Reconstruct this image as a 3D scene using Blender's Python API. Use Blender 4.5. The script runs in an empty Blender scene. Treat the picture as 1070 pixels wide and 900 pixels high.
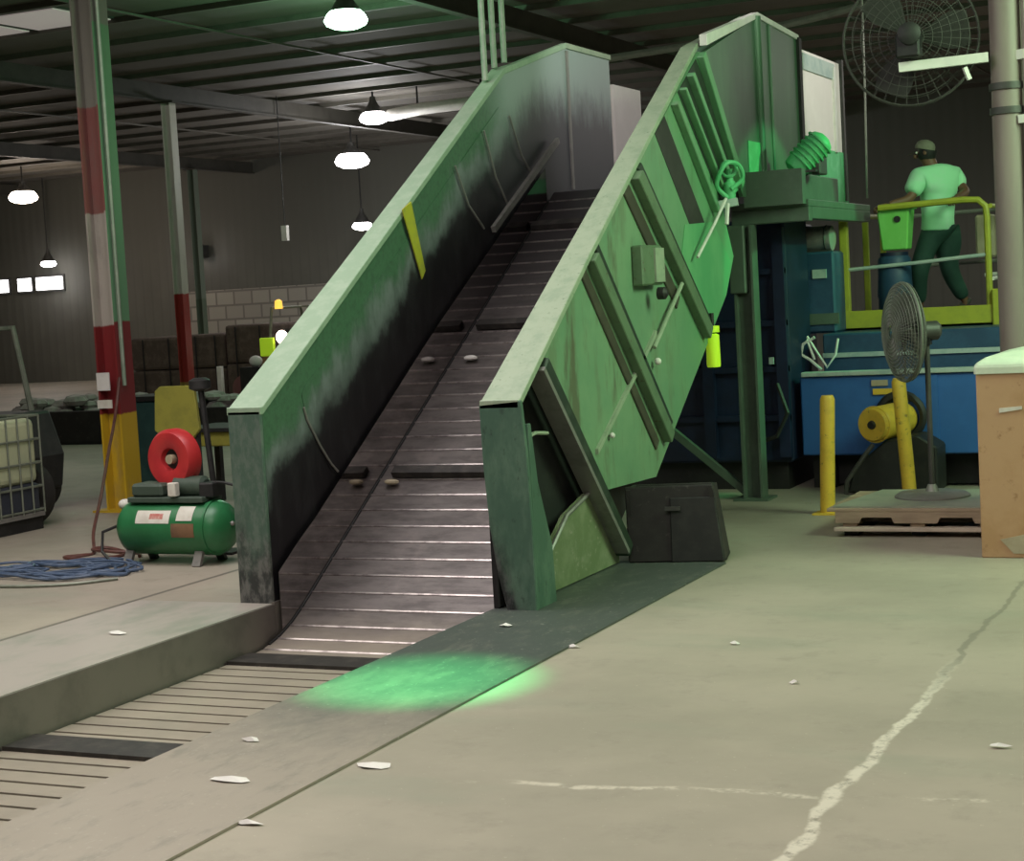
import bpy, bmesh, math, random
from mathutils import Vector, Matrix
random.seed(7)
S = bpy.context.scene
COL = S.collection
PI = math.pi
WL = {}                                   # object name -> world location of its origin

# ------------------------------------------------------------------ camera
def make_camera():
    f, a, p, r, H = 1820.0, math.radians(24.907), math.radians(4.456), math.radians(3.2353), 1.85
    h = Vector((-math.sin(a), math.cos(a), 0)); R = Vector((math.cos(a), math.sin(a), 0)); z = Vector((0, 0, 1))
    F = math.cos(p)*h - math.sin(p)*z
    D = -(math.cos(p)*z + math.sin(p)*h)
    X = R*math.cos(r) + D*math.sin(r); Y = -R*math.sin(r) + D*math.cos(r)
    cd = bpy.data.cameras.new('camera'); co = bpy.data.objects.new('camera', cd); COL.objects.link(co)
    M = Matrix((X, -Y, -F)).transposed().to_4x4(); M.translation = (0, 0, H)
    co.matrix_world = M
    cd.sensor_width = 36; cd.sensor_fit = 'HORIZONTAL'; cd.lens = f/1070*36
    cd.clip_end = 300
    S.camera = co
make_camera()

# ------------------------------------------------------------------ materials
class NT:
    def __init__(s, name):
        s.m = bpy.data.materials.new(name); s.m.use_nodes = True
        s.t = s.m.node_tree; s.n = s.t.nodes; s.l = s.t.links
        s.b = s.n['Principled BSDF']
        s.geo = None
    def node(s, typ, **kw):
        n = s.n.new(typ)
        for k, v in kw.items(): setattr(n, k, v)
        return n
    def put(s, sock, v):
        if hasattr(v, 'is_linked') or isinstance(v, bpy.types.NodeSocket): s.l.new(v, sock)
        else: sock.default_value = v
    def pos(s):
        if not s.geo: s.geo = s.node('ShaderNodeNewGeometry')
        return s.geo.outputs['Position']
    def obj(s):
        return s.node('ShaderNodeTexCoord').outputs['Object']
    def xyz(s):
        q = s.node('ShaderNodeSeparateXYZ'); s.l.new(s.pos(), q.inputs[0]); return q.outputs
    def math(s, op, a, b=0.0, clamp=False):
        n = s.node('ShaderNodeMath', operation=op, use_clamp=clamp); s.put(n.inputs[0], a); s.put(n.inputs[1], b); return n.outputs[0]
    def noise(s, scale=5, detail=4, rough=.6, stretch=(1, 1, 1), vec=None):
        mp = s.node('ShaderNodeMapping'); mp.inputs['Scale'].default_value = stretch
        s.l.new(vec or s.pos(), mp.inputs[0])
        n = s.node('ShaderNodeTexNoise'); n.inputs['Scale'].default_value = scale
        n.inputs['Detail'].default_value = detail; n.inputs['Roughness'].default_value = rough
        s.l.new(mp.outputs[0], n.inputs['Vector'])
        return n.outputs['Fac']
    def step(s, v, a, b):
        n = s.node('ShaderNodeMapRange', interpolation_type='SMOOTHSTEP'); s.put(n.inputs[0], v)
        n.inputs[1].default_value = a; n.inputs[2].default_value = b; n.inputs[3].default_value = 0; n.inputs[4].default_value = 1
        return n.outputs[0]
    def mix(s, f, a, b):
        n = s.node('ShaderNodeMix', data_type='RGBA'); s.put(n.inputs[0], f)
        for i, v in ((6, a), (7, b)):
            if isinstance(v, tuple): n.inputs[i].default_value = (*v[:3], 1)
            else: s.l.new(v, n.inputs[i])
        return n.outputs[2]
    def out(s, col, rough=.6, metal=0.0, bump=None, bs=.2, bd=.02):
        if isinstance(col, tuple): s.b.inputs['Base Color'].default_value = (*col[:3], 1)
        else: s.l.new(col, s.b.inputs['Base Color'])
        s.put(s.b.inputs['Roughness'], rough); s.put(s.b.inputs['Metallic'], metal)
        if bump is not None:
            b = s.node('ShaderNodeBump'); b.inputs['Strength'].default_value = bs; b.inputs['Distance'].default_value = bd
            s.l.new(bump, b.inputs['Height']); s.l.new(b.outputs[0], s.b.inputs['Normal'])
        return s.m

def worn(name, c1, c2, scale=6, rough=.55, metal=0.0, lo=.42, hi=.68, stretch=(1, 1, 1), c3=None):
    t = NT(name); n = t.noise(scale, 5, .65, stretch)
    c = t.mix(t.step(n, lo, hi), c1, c2)
    if c3:
        c = t.mix(t.step(t.noise(scale*3.1, 4, .7), .58, .72), c, c3)
    return t.out(c, rough, metal, n, .12, .01)
def emis(name, col, strength):
    t = NT(name); t.b.inputs['Emission Color'].default_value = (*col, 1); t.b.inputs['Emission Strength'].default_value = strength
    return t.out(col, .5)

M = {}
# floor: old concrete with stains, a chalky joint and dark control joints
def floor_mat():
    t = NT('floor_concrete'); x, y, z = t.xyz()
    n1 = t.noise(.55, 5, .6); n2 = t.noise(3.2, 6, .7); n3 = t.noise(38, 3, .7)
    c = t.mix(t.step(n1, .35, .65), (.37, .325, .262), (.295, .265, .21))
    c = t.mix(t.math('MULTIPLY', t.step(n2, .52, .75), .55), c, (.24, .215, .17))
    c = t.mix(t.math('MULTIPLY', t.step(t.noise(.9, 4, .6, (.5, 1.6, 1)), .55, .72), .5), c, (.25, .26, .20))
    c = t.mix(t.math('MULTIPLY', t.step(n3, .66, .74), .5), c, (.62, .56, .46))
    wob = t.math('MULTIPLY', t.math('SUBTRACT', t.noise(2.2, 3), .5), .16)
    # chalk filled joint running with the conveyor
    d = t.math('ABSOLUTE', t.math('ADD', t.math('ADD', x, 1.58), wob))
    wid = t.math('MULTIPLY', t.noise(5, 4, .8), .046)
    chalk = t.math('SUBTRACT', 1.0, t.step(t.math('SUBTRACT', d, wid), -.008, .012))
    near = t.math('SUBTRACT', 1.0, t.step(y, 7.2, 8.6))
    jt = t.math('MULTIPLY', t.math('SUBTRACT', 1.0, t.step(d, .008, .022)), .6)
    c = t.mix(jt, c, (.16, .15, .12))
    c = t.mix(t.math('MULTIPLY', t.math('MULTIPLY', chalk, near), t.step(t.noise(11, 4, .8), .3, .55)), c, (.60, .55, .46))
    # faint chalk traces across
    d2 = t.math('ABSOLUTE', t.math('ADD', t.math('SUBTRACT', y, 6.15), t.math('ADD', wob, t.math('MULTIPLY', x, -.1))))
    tr = t.math('MULTIPLY', t.math('SUBTRACT', 1.0, t.step(d2, .01, .035)), t.step(t.noise(4.3, 4, .8), .46, .62))
    tr = t.math('MULTIPLY', tr, t.math('MULTIPLY', t.step(x, -3.2, -2.6), .65))
    c = t.mix(tr, c, (.66, .60, .5))
    # dark joint on the left side
    d3 = t.math('ABSOLUTE', t.math('ADD', x, 7.03))
    c = t.mix(t.math('MULTIPLY', t.math('SUBTRACT', 1.0, t.step(d3, .012, .03)), .7), c, (.06, .06, .05))
    return t.out(c, t.math('ADD', .42, t.math('MULTIPLY', n2, .3)), 0, n2, .1, .01)
M['floor'] = floor_mat()
def plate_mat():
    t = NT('dusty_steel_plate'); x, y, z = t.xyz()
    n = t.noise(2.4, 6, .7, (1, .6, 1)); n2 = t.noise(9, 5, .7, (1, .35, 1))
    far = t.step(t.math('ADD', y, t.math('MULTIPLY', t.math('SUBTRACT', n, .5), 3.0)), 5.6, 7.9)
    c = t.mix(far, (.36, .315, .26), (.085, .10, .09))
    c = t.mix(t.math('MULTIPLY', t.step(n2, .5, .72), .55), c, (.20, .20, .165))
    c = t.mix(t.math('MULTIPLY', t.step(t.noise(30, 3, .7), .62, .7), .35), c, (.5, .46, .4))
    return t.out(c, t.math('ADD', .34, t.math('MULTIPLY', n, .3)), .25, n, .1, .01)
M['plate'] = plate_mat()
M['strip'] = worn('steel_cover_strip', (.40, .36, .32), (.27, .28, .23), 2.0, .45, .1, stretch=(1, .5, 1))
M['curb'] = worn('pit_side_steel', (.20, .178, .158), (.15, .135, .12), 3, .4, .4)
M['pit'] = worn('pit_bottom', (.015, .014, .012), (.03, .028, .024), 4, .9)
def belt_mat():
    t = NT('steel_belt'); x, y, z = t.xyz()
    n = t.noise(3, 5, .65); n2 = t.noise(14, 4, .7, (.25, 1, 1))
    c = t.mix(t.step(n2, .35, .7), (.195, .172, .164), (.115, .10, .097))
    c = t.mix(t.math('MULTIPLY', t.step(n, .5, .7), .5), c, (.30, .255, .24))
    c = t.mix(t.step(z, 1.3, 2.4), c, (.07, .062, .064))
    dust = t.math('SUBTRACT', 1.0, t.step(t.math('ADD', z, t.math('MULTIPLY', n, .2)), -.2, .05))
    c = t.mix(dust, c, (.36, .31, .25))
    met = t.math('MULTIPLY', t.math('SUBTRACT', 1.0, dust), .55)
    return t.out(c, .42, met, n2, .15, .01)
M['belt'] = belt_mat()
M['beltedge'] = worn('polished_slat_edge', (.42, .37, .36), (.2, .17, .17), 12, .3, .8)
def skirt_mat():
    t = NT('polished_skirt'); n = t.noise(6, 5, .7, (1, .4, 1))
    y = t.xyz()[1]
    c = t.mix(t.step(n, .35, .7), (.60, .565, .555), (.40, .375, .37))
    c = t.mix(t.step(y, 10.8, 12.8), c, (.30, .27, .28))
    return t.out(c, t.math('ADD', .02, t.math('MULTIPLY', n, .10)), 1.0)
M['skirt'] = skirt_mat()
M['cleat'] = worn('black_cleat', (.022, .019, .017), (.05, .043, .037), 9, .6)
GREEN, GREEN_L, DKG = (.085, .185, .105), (.15, .285, .165), (.03, .062, .042)
def wall_inner_mat():
    t = NT('scraped_inner_wall'); x, y, z = t.xyz()
    rail = t.math('MINIMUM', t.math('ADD', 1.22, t.math('MULTIPLY', t.math('SUBTRACT', y, 9.15), .625)), 4.02)
    d = t.math('SUBTRACT', rail, z)
    n = t.noise(1.7, 5, .65); n2 = t.noise(7, 5, .7, (1, 1, .35)); n3 = t.noise(22, 4, .7)
    dn = t.math('ADD', d, t.math('ADD', t.math('MULTIPLY', t.math('SUBTRACT', n, .5), .55), t.math('MULTIPLY', t.math('SUBTRACT', n2, .5), .35)))
    c = t.mix(t.step(n3, .4, .7), GREEN, (.07, .14, .085))
    worn_ = t.mix(t.step(n2, .35, .65), (.13, .155, .15), (.22, .25, .25))
    c = t.mix(t.step(dn, .22, .42), c, worn_)
    c = t.mix(t.step(dn, .42, .62), c, t.mix(t.step(n2, .4, .7), (.014, .012, .015), (.03, .028, .032)))
    head = t.step(t.math('ADD', y, t.math('MULTIPLY', n, .6)), 12.7, 13.6)
    hc = t.mix(t.step(t.math('ADD', d, t.math('MULTIPLY', n2, .5)), .55, 1.0), (.30, .37, .35), (.085, .085, .095))
    c = t.mix(head, c, hc)
    return t.out(c, .42, .25, n2, .1, .01)
M['inner'] = wall_inner_mat()
M['rail'] = worn('rail_pale_green', (.34, .40, .29), (.27, .34, .24), 8, .5, 0, c3=(.2, .26, .18))
M['railL'] = worn('rail_green', (.27, .37, .26), (.33, .42, .31), 8, .5, 0)
M['endp'] = worn('scraped_end_panel', (.06, .125, .085), (.10, .185, .125), 7, .55, .1, stretch=(1, 1, .4), c3=(.02, .022, .022))
def endgrad():
    t = NT('end_panel_left'); x, y, z = t.xyz(); n = t.noise(6, 5, .7, (1, 1, .4)); n2 = t.noise(18, 4, .7, (1, 1, .5))
    c = t.mix(t.step(n2, .4, .65), (.085, .145, .11), (.14, .19, .155))
    zz = t.math('ADD', z, t.math('MULTIPLY', t.math('SUBTRACT', n, .5), .9))
    c = t.mix(t.step(zz, .1, .6), t.mix(t.step(n2, .4, .65), (.045, .048, .047), (.17, .17, .16)), c)
    return t.out(c, .5, .2, n2, .1, .01)
M['endpL'] = endgrad()
def endright():
    t = NT('end_panel_right'); x, y, z = t.xyz(); n = t.noise(6, 5, .7, (1, 1, .4)); n2 = t.noise(16, 4, .7, (1, 1, .5))
    c = t.mix(t.step(n, .42, .68), (.065, .13, .092), (.11, .19, .135))
    c = t.mix(t.math('MULTIPLY', t.step(n2, .58, .7), .6), c, (.03, .05, .04))
    v = t.math('ADD', t.math('ADD', t.math('MULTIPLY', t.math('ADD', x, 4.36), 2.2), t.math('SUBTRACT', z, .42)), t.math('MULTIPLY', t.math('SUBTRACT', n, .5), .7))
    c = t.mix(t.step(v, -.22, .12), t.mix(t.step(n2, .4, .65), (.022, .024, .024), (.10, .10, .10)), c)
    return t.out(c, .55, .1, n2, .1, .01)
M['endp'] = endright()
def skin_mat():
    t = NT('green_side_skin'); x, y, z = t.xyz(); n = t.noise(2.0, 5, .65); n2 = t.noise(6, 5, .7, (1, 1, .3))
    c = t.mix(t.step(n, .35, .65), GREEN_L, (.19, .32, .185))
    c = t.mix(t.math('MULTIPLY', t.step(n2, .5, .68), .6), c, (.15, .19, .11))
    c = t.mix(t.math('MULTIPLY', t.step(t.noise(3.1, 5, .7, (1, 1, .25)), .57, .7), .75), c, (.10, .085, .05))
    c = t.mix(t.math('MULTIPLY', t.step(y, 11.6, 13.2), .7), c, (.115, .34, .155))  # green light toward the head painted in as a lighter, greener band
    return t.out(c, .5, 0, n2, .06, .01)
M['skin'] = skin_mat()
M['brightskin'] = worn('skin_lit_green', (.10, .36, .155), (.15, .42, .19), 3, .5, 0, stretch=(1, 1, .4))  # skin green with the light on it put into the colour
M['tower'] = worn('tower_green', (.055, .125, .07), (.075, .165, .09), 2.5, .45, 0, stretch=(1, 1, .25))
M['brightgreen'] = worn('bright_green_lit', (.10, .50, .20), (.17, .58, .28), 7, .5)  # green light put into the colour, as on hopper foot and cladding
M['rib'] = worn('rib_green', (.13, .20, .115), (.10, .16, .09), 6, .5, 0, c3=(.10, .08, .05))
M['ribdk'] = worn('rib_shade_dark', (.022, .036, .024), (.04, .058, .04), 6, .5)
M['ribbr'] = worn('rib_shade_brown', (.055, .05, .035), (.08, .075, .05), 6, .55)
M['bay'] = worn('bay_shade_dark', (.03, .03, .026), (.042, .042, .036), 5, .6)
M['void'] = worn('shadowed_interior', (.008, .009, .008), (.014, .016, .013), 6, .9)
M['gusset'] = worn('gusset_olive', (.15, .19, .095), (.22, .25, .15), 6, .6, 0, c3=(.30, .29, .22))
M['whitepanel'] = worn('white_hopper_sheet', (.76, .69, .66), (.82, .75, .72), 2, .5)
M['frame'] = worn('frame_grey_green', (.08, .115, .085), (.10, .14, .105), 5, .5)
M['navy'] = worn('navy_steel', (.006, .013, .04), (.009, .02, .06), 4, .5)
M['blue'] = worn('blue_steel', (.028, .115, .35), (.034, .135, .40), 3, .45)
M['bluedk'] = worn('faded_blue', (.02, .06, .12), (.03, .085, .16), 4, .5)
M['rim'] = worn('worn_rim', (.42, .50, .46), (.3, .4, .38), 8, .5)
M['yellow'] = worn('yellow_paint', (.72, .48, .05), (.60, .40, .045), 7, .5, 0, c3=(.25, .17, .04))
M['yellowg'] = worn('yellow_green_rail', (.40, .42, .04), (.34, .36, .04), 9, .5, 0)
M['lime'] = worn('lime_plastic', (.19, .60, .12), (.23, .66, .16), 4, .45)
M['hivis'] = emis('hi_vis_yellow', (.55, .85, .03), .25)
M['black'] = worn('black_matte', (.012, .012, .012), (.022, .021, .02), 8, .6)
M['blackbox'] = worn('black_plastic', (.016, .014, .013), (.026, .023, .021), 5, .55, c3=(.05, .044, .04))
M['grey'] = worn('grey_metal', (.26, .25, .23), (.2, .19, .18), 8, .45, .3)
M['canister'] = worn('bright_metal', (.52, .50, .47), (.4, .38, .36), 8, .35, .5)
M['dkgrey'] = worn('dark_grey_metal', (.06, .058, .055), (.085, .08, .076), 8, .5, .2)
M['wire'] = worn('fan_wire', (.15, .16, .13), (.11, .12, .10), 8, .6, .1)
M['wire2'] = worn('dusty_fan_wire', (.05, .047, .042), (.038, .036, .032), 8, .7)
M['blade2'] = worn('dark_blade', (.024, .023, .02), (.03, .028, .025), 6, .8)
M['white'] = worn('white_paint', (.74, .71, .67), (.66, .63, .6), 6, .5)
M['pipegreen'] = worn('conduit', (.26, .33, .25), (.34, .38, .31), 8, .45, .3)
M['cardboard'] = worn('cardboard', (.50, .31, .17), (.44, .26, .13), 3, .75, 0, c3=(.36, .2, .1))
M['liner'] = worn('pale_liner', (.66, .74, .58), (.58, .66, .52), 5, .5)
M['wood'] = worn('pallet_wood', (.38, .29, .2), (.27, .2, .14), 7, .75, 0, stretch=(.3, 2, 2))
M['woodpale'] = worn('pale_board', (.55, .46, .37), (.45, .37, .29), 6, .7)
M['sheet'] = worn('grey_slip_sheet', (.33, .35, .27), (.24, .27, .22), 4, .5)
M['comp'] = worn('compressor_green', (.025, .16, .055), (.03, .19, .07), 4, .35, 0)
M['compdk'] = worn('compressor_dark', (.05, .075, .055), (.07, .10, .075), 4, .5)
M['red'] = worn('red_guard', (.50, .035, .035), (.42, .025, .03), 6, .4)
M['rust'] = worn('rust', (.22, .12, .06), (.16, .09, .05), 9, .7)
M['label'] = worn('label_paper', (.68, .66, .58), (.6, .56, .48), 9, .6)
M['labelred'] = worn('label_red', (.5, .15, .12), (.62, .4, .35), 30, .6)
M['ibc'] = worn('cream_plastic', (.50, .52, .33), (.43, .46, .30), 2.5, .5)
M['ibcdark'] = worn('tote_base', (.03, .035, .05), (.05, .055, .07), 5, .6)
M['cage'] = worn('cage_steel', (.22, .24, .19), (.16, .18, .14), 9, .5, .4)
M['hoseblue'] = worn('blue_hose', (.06, .095, .165), (.11, .145, .21), 9, .5)
M['hosered'] = worn('red_brown_hose', (.13, .05, .04), (.09, .035, .03), 9, .5)
M['tire'] = worn('tire_rubber', (.02, .018, .016), (.035, .032, .028), 9, .85)
M['bale'] = worn('bale_brown', (.085, .06, .047), (.13, .095, .075), 5, .9, 0, c3=(.05, .035, .03))
M['skinp'] = worn('skin', (.17, .085, .05), (.14, .07, .042), 6, .5)
M['shirt'] = worn('pale_tee', (.38, .84, .50), (.50, .80, .60), 3, .8)  # green light on the shirt put into its colour
M['trouser'] = worn('dark_trousers', (.012, .045, .035), (.018, .06, .045), 6, .85)
M['cap'] = worn('khaki_cap', (.2, .2, .15), (.15, .15, .11), 8, .8)
M['boot'] = worn('boots', (.07, .065, .055), (.05, .045, .04), 8, .7)
M['olive'] = worn('olive_yellow_board', (.30, .28, .045), (.24, .23, .04), 5, .6)
M['pink'] = worn('pink_roll', (.22, .1, .095), (.17, .08, .075), 5, .7)
M['tan'] = worn('tan_plastic', (.42, .36, .25), (.36, .3, .2), 5, .6)
M['tape'] = worn('yellow_strip', (.45, .42, .03), (.36, .34, .05), 9, .5)
def column_mat(name, bands):
    t = NT(name); x, y, z = t.xyz(); n = t.noise(5, 5, .7, (1, 1, .3))
    zz = t.math('ADD', z, t.math('MULTIPLY', t.math('SUBTRACT', n, .5), .08))
    c = bands[0][1]
    for z0, col in bands[1:]: c = t.mix(t.step(zz, z0-.01, z0+.01), c, col)
    c = t.mix(t.math('MULTIPLY', t.step(n, .5, .72), .35), c, (.16, .15, .13))
    return t.out(c, .5)
M['colA'] = column_mat('painted_column', [(0, (.55, .36, .02)), (.93, (.20, .018, .02)), (1.77, (.40, .36, .32)), (2.84, (.24, .09, .08)), (3.83, (.22, .21, .18))])
M['colAg'] = column_mat('column_green_lit_face', [(0, (.55, .36, .02)), (.93, (.20, .018, .02)), (1.80, (.13, .30, .16)), (4.6, (.2, .22, .18))])  # upper green band is the green light on this face, painted in
M['colB'] = column_mat('painted_column_far', [(0, (.3, .2, .05)), (.6, (.26, .025, .02)), (2.2, (.42, .40, .36))])
M['colC'] = column_mat('painted_column_green', [(0, (.10, .13, .09)), (2.2, (.15, .18, .14))])
M['colD'] = worn('primer_column', (.26, .21, .19), (.225, .18, .165), 3, .5, 0, stretch=(1, 1, .3))
# room shell
def wall_mat(name, c1, c2, period=.3):
    t = NT(name); x, y, z = t.xyz()
    w = t.math('SINE', t.math('MULTIPLY', t.math('ADD', x, y), 2*PI/period)); n = t.noise(.4, 4, .6)
    c = t.mix(t.step(n, .35, .65), c1, c2)
    c = t.mix(t.math('MULTIPLY', t.step(w, .6, 1), .18), c, tuple(v*.5 for v in c1))
    c = t.mix(t.step(z, 2.2, 4.6), c, tuple(v*.72 for v in c1))  # dimness towards the ceiling painted in as a darker upper wall
    return t.out(c, .7, 0, w, .12, .02)
M['wall'] = wall_mat('corrugated_wall', (.15, .146, .125), (.125, .12, .105))
M['ceil'] = worn('ceiling_deck', (.10, .09, .075), (.125, .112, .095), .5, .8)
M['joist'] = worn('joist_steel', (.105, .096, .08), (.08, .072, .06), 3, .6)
M['girder'] = worn('girder_steel', (.06, .055, .046), (.045, .04, .034), 3, .6)
def blocks():
    t = NT('white_block'); b = t.node('ShaderNodeTexBrick'); mp = t.node('ShaderNodeMapping'); mp.inputs['Rotation'].default_value = (PI/2, 0, 0)
    t.l.new(t.pos(), mp.inputs[0]); t.l.new(mp.outputs[0], b.inputs[0])
    b.inputs['Color1'].default_value = (.42, .39, .34, 1); b.inputs['Color2'].default_value = (.36, .33, .29, 1); b.inputs['Mortar'].default_value = (.22, .2, .18, 1)
    b.inputs['Scale'].default_value = 1; b.inputs['Brick Width'].default_value = .6; b.inputs['Row Height'].default_value = .4; b.inputs['Mortar Size'].default_value = .03
    return t.out(b.outputs[0], .7)
M['block'] = blocks()
M['lampw'] = emis('lamp_white', (1, .96, .95), 14)
M['lampwarm'] = emis('lamp_warm', (1, .86, .72), 12)
M['lampg'] = emis('lamp_green', (.62, 1, .74), 9)
M['sky'] = emis('skylight_panel', (.60, .52, .50), .30)
M['win'] = emis('daylight_window', (1, .97, .96), 4)
M['headlamp'] = emis('headlamp', (1, .75, .62), 9)
M['beacon'] = emis('amber_beacon', (1, .55, .08), 1.2)

# ------------------------------------------------------------------ mesh builder
class MB:
    def __init__(s): s.v = []; s.f = []; s.sm = []
    def add(s, vs, fs, smooth=False):
        o = len(s.v); s.v += [Vector(v) for v in vs]
        for f in fs: s.f.append([i+o for i in f]); s.sm.append(smooth)
        return s
    def box(s, x0, x1, y0, y1, z0, z1):
        x0, x1 = min(x0, x1), max(x0, x1); y0, y1 = min(y0, y1), max(y0, y1); z0, z1 = min(z0, z1), max(z0, z1)
        return s.add([(x0,y0,z0),(x1,y0,z0),(x1,y1,z0),(x0,y1,z0),(x0,y0,z1),(x1,y0,z1),(x1,y1,z1),(x0,y1,z1)],
                     [(3,2,1,0),(4,5,6,7),(0,1,5,4),(1,2,6,5),(2,3,7,6),(3,0,4,7)])
    def prism(s, poly, x0, x1, axis=0):
        # polygon of (a,b) extruded along axis: 0 -> (x; y,z), 1 -> (y; x,z), 2 -> (z; x,y)
        n = len(poly)
        def P(c, a, b): return ((c, a, b), (a, c, b), (a, b, c))[axis]
        vs = [P(x0, a, b) for a, b in poly] + [P(x1, a, b) for a, b in poly]
        fs = [tuple(range(n))[::-1], tuple(range(n, 2*n))] + [(i, (i+1) % n, n+(i+1) % n, n+i) for i in range(n)]
        return s.add(vs, fs)
    def bar(s, p, q, w, h, up=(0, 0, 1)):
        p, q = Vector(p), Vector(q); d = (q-p).normalized(); u = Vector(up)
        if abs(d.dot(u)) > .98: u = Vector((0, 1, 0))
        sd = d.cross(u).normalized(); up2 = sd.cross(d)
        vs = []
        for c in (p, q):
            for a, b in ((-1,-1),(1,-1),(1,1),(-1,1)): vs.append(c + sd*a*w/2 + up2*b*h/2)
        return s.add(vs, [(3,2,1,0),(4,5,6,7),(0,1,5,4),(1,2,6,5),(2,3,7,6),(3,0,4,7)])
    def tube(s, pts, r, n=8, closed=False, rs=None):
        pts = [Vector(p) for p in pts]; m = len(pts); rings = []
        prev = None
        for i, p in enumerate(pts):
            a = pts[i-1] if (i > 0 or closed) else p
            b = pts[(i+1) % m] if (i < m-1 or closed) else p
            d = (b-a).normalized()
            if prev is None:
                u = d.orthogonal().normalized()
            else:
                u = (prev - d*prev.dot(d)).normalized()
            prev = u; w = d.cross(u); rr = rs[i] if rs else r
            rings.append([p + (u*math.cos(2*PI*k/n) + w*math.sin(2*PI*k/n))*rr for k in range(n)])
        vs = [v for g in rings for v in g]; fs = []
        for i in range(m if closed else m-1):
            j = (i+1) % m
            for k in range(n): fs.append((i*n+k, i*n+(k+1) % n, j*n+(k+1) % n, j*n+k))
        if not closed: fs += [tuple(range(n))[::-1], tuple(range((m-1)*n, m*n))]
        return s.add(vs, fs, True)
    def lathe(s, c, axis, prof, n=24, cap=True):
        # prof: list of (distance along axis, radius)
        c = Vector(c); d = Vector(axis).normalized(); u = d.orthogonal().normalized(); w = d.cross(u)
        vs = []; fs = []
        for t, r in prof:
            for k in range(n): vs.append(c + d*t + (u*math.cos(2*PI*k/n) + w*math.sin(2*PI*k/n))*max(r, 1e-4))
        m = len(prof)
        for i in range(m-1):
            for k in range(n): fs.append((i*n+k, i*n+(k+1) % n, (i+1)*n+(k+1) % n, (i+1)*n+k))
        if cap: fs += [tuple(range(n))[::-1], tuple(range((m-1)*n, m*n))]
        return s.add(vs, fs, True)
    def ring(s, c, axis, R, r, n=32, m=6):
        d = Vector(axis).normalized(); u = d.orthogonal().normalized(); w = d.cross(u); c = Vector(c)
        return s.tube([c + (u*math.cos(2*PI*k/n)+w*math.sin(2*PI*k/n))*R for k in range(n)], r, m, True)
    def ball(s, c, r, sc=(1, 1, 1), n=14, m=9):
        c = Vector(c); vs = []; fs = []
        for i in range(m+1):
            th = PI*i/m
            for k in range(n):
                ph = 2*PI*k/n
                vs.append(c + Vector((sc[0]*r*math.sin(th)*math.cos(ph), sc[1]*r*math.sin(th)*math.sin(ph), sc[2]*r*math.cos(th))))
        for i in range(m):
            for k in range(n): fs.append((i*n+k, (i+1)*n+k, (i+1)*n+(k+1) % n, i*n+(k+1) % n))
        return s.add(vs, fs, True)
    def build(s, name, mat, parent=None, bevel=0, seg=1):
        lo = Vector((min(v.x for v in s.v), min(v.y for v in s.v), min(v.z for v in s.v)))
        hi = Vector((max(v.x for v in s.v), max(v.y for v in s.v), max(v.z for v in s.v)))
        c = (lo+hi)/2
        if parent is None: c.z = lo.z
        me = bpy.data.meshes.new(name); me.from_pydata([v-c for v in s.v], [], s.f); me.update()
        bm = bmesh.new(); bm.from_mesh(me); bmesh.ops.remove_doubles(bm, verts=bm.verts, dist=1e-5); bmesh.ops.recalc_face_normals(bm, faces=bm.faces); bm.to_mesh(me); bm.free()
        if any(s.sm):
            for p in me.polygons: p.use_smooth = True
            try: me.set_sharp_from_angle(angle=math.radians(38))
            except Exception: pass
        me.materials.append(mat)
        o = bpy.data.objects.new(name, me); COL.objects.link(o)
        WL[o.name] = c.copy()
        if parent: o.parent = parent; o.location = c - WL[parent.name]
        else: o.location = c
        if bevel:
            b = o.modifiers.new('bevel', 'BEVEL'); b.width = bevel; b.segments = seg; b.limit_method = 'ANGLE'
        return o

def smooth(pts, n=4):
    pts = [Vector(p) for p in pts]; out = []
    for i in range(len(pts)-1):
        p0, p1, p2, p3 = pts[max(i-1, 0)], pts[i], pts[i+1], pts[min(i+2, len(pts)-1)]
        for k in range(n):
            t = k/n
            out.append(.5*((2*p1)+(-p0+p2)*t+(2*p0-5*p1+4*p2-p3)*t*t+(-p0+3*p1-3*p2+p3)*t**3))
    return out+[pts[-1]]
# red brown hose loop hanging from the column

def tag(o, label, cat, group=None):
    o['label'] = label; o['category'] = cat
    if group: o['group'] = group
    return o
def thing(name, label, cat, loc, group=None):
    o = bpy.data.objects.new(name, None); COL.objects.link(o); o.location = loc; o.empty_display_size = .2
    WL[o.name] = Vector(loc); return tag(o, label, cat, group)
def struct(name, mb, mat, parent=None):
    o = mb.build(name, mat, parent)
    if parent is None: o['kind'] = 'structure'
    return o
def B(*a): return MB().box(*a)

# ------------------------------------------------------------------ constants of the place
XL, XLO, XR, XRO = -5.95, -6.19, -4.43, -4.17     # inner / outer faces of the conveyor side walls
YF, ZB, SL, YB = 9.15, -.25, .62, 9.1             # front of walls, belt height in the pit, slope, bend
def belt_z(y): return ZB + max(0, y-YB)*SL
def rail_z(y): return 1.22 + (y-YF)*.625
CEIL = 6.05

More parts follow.
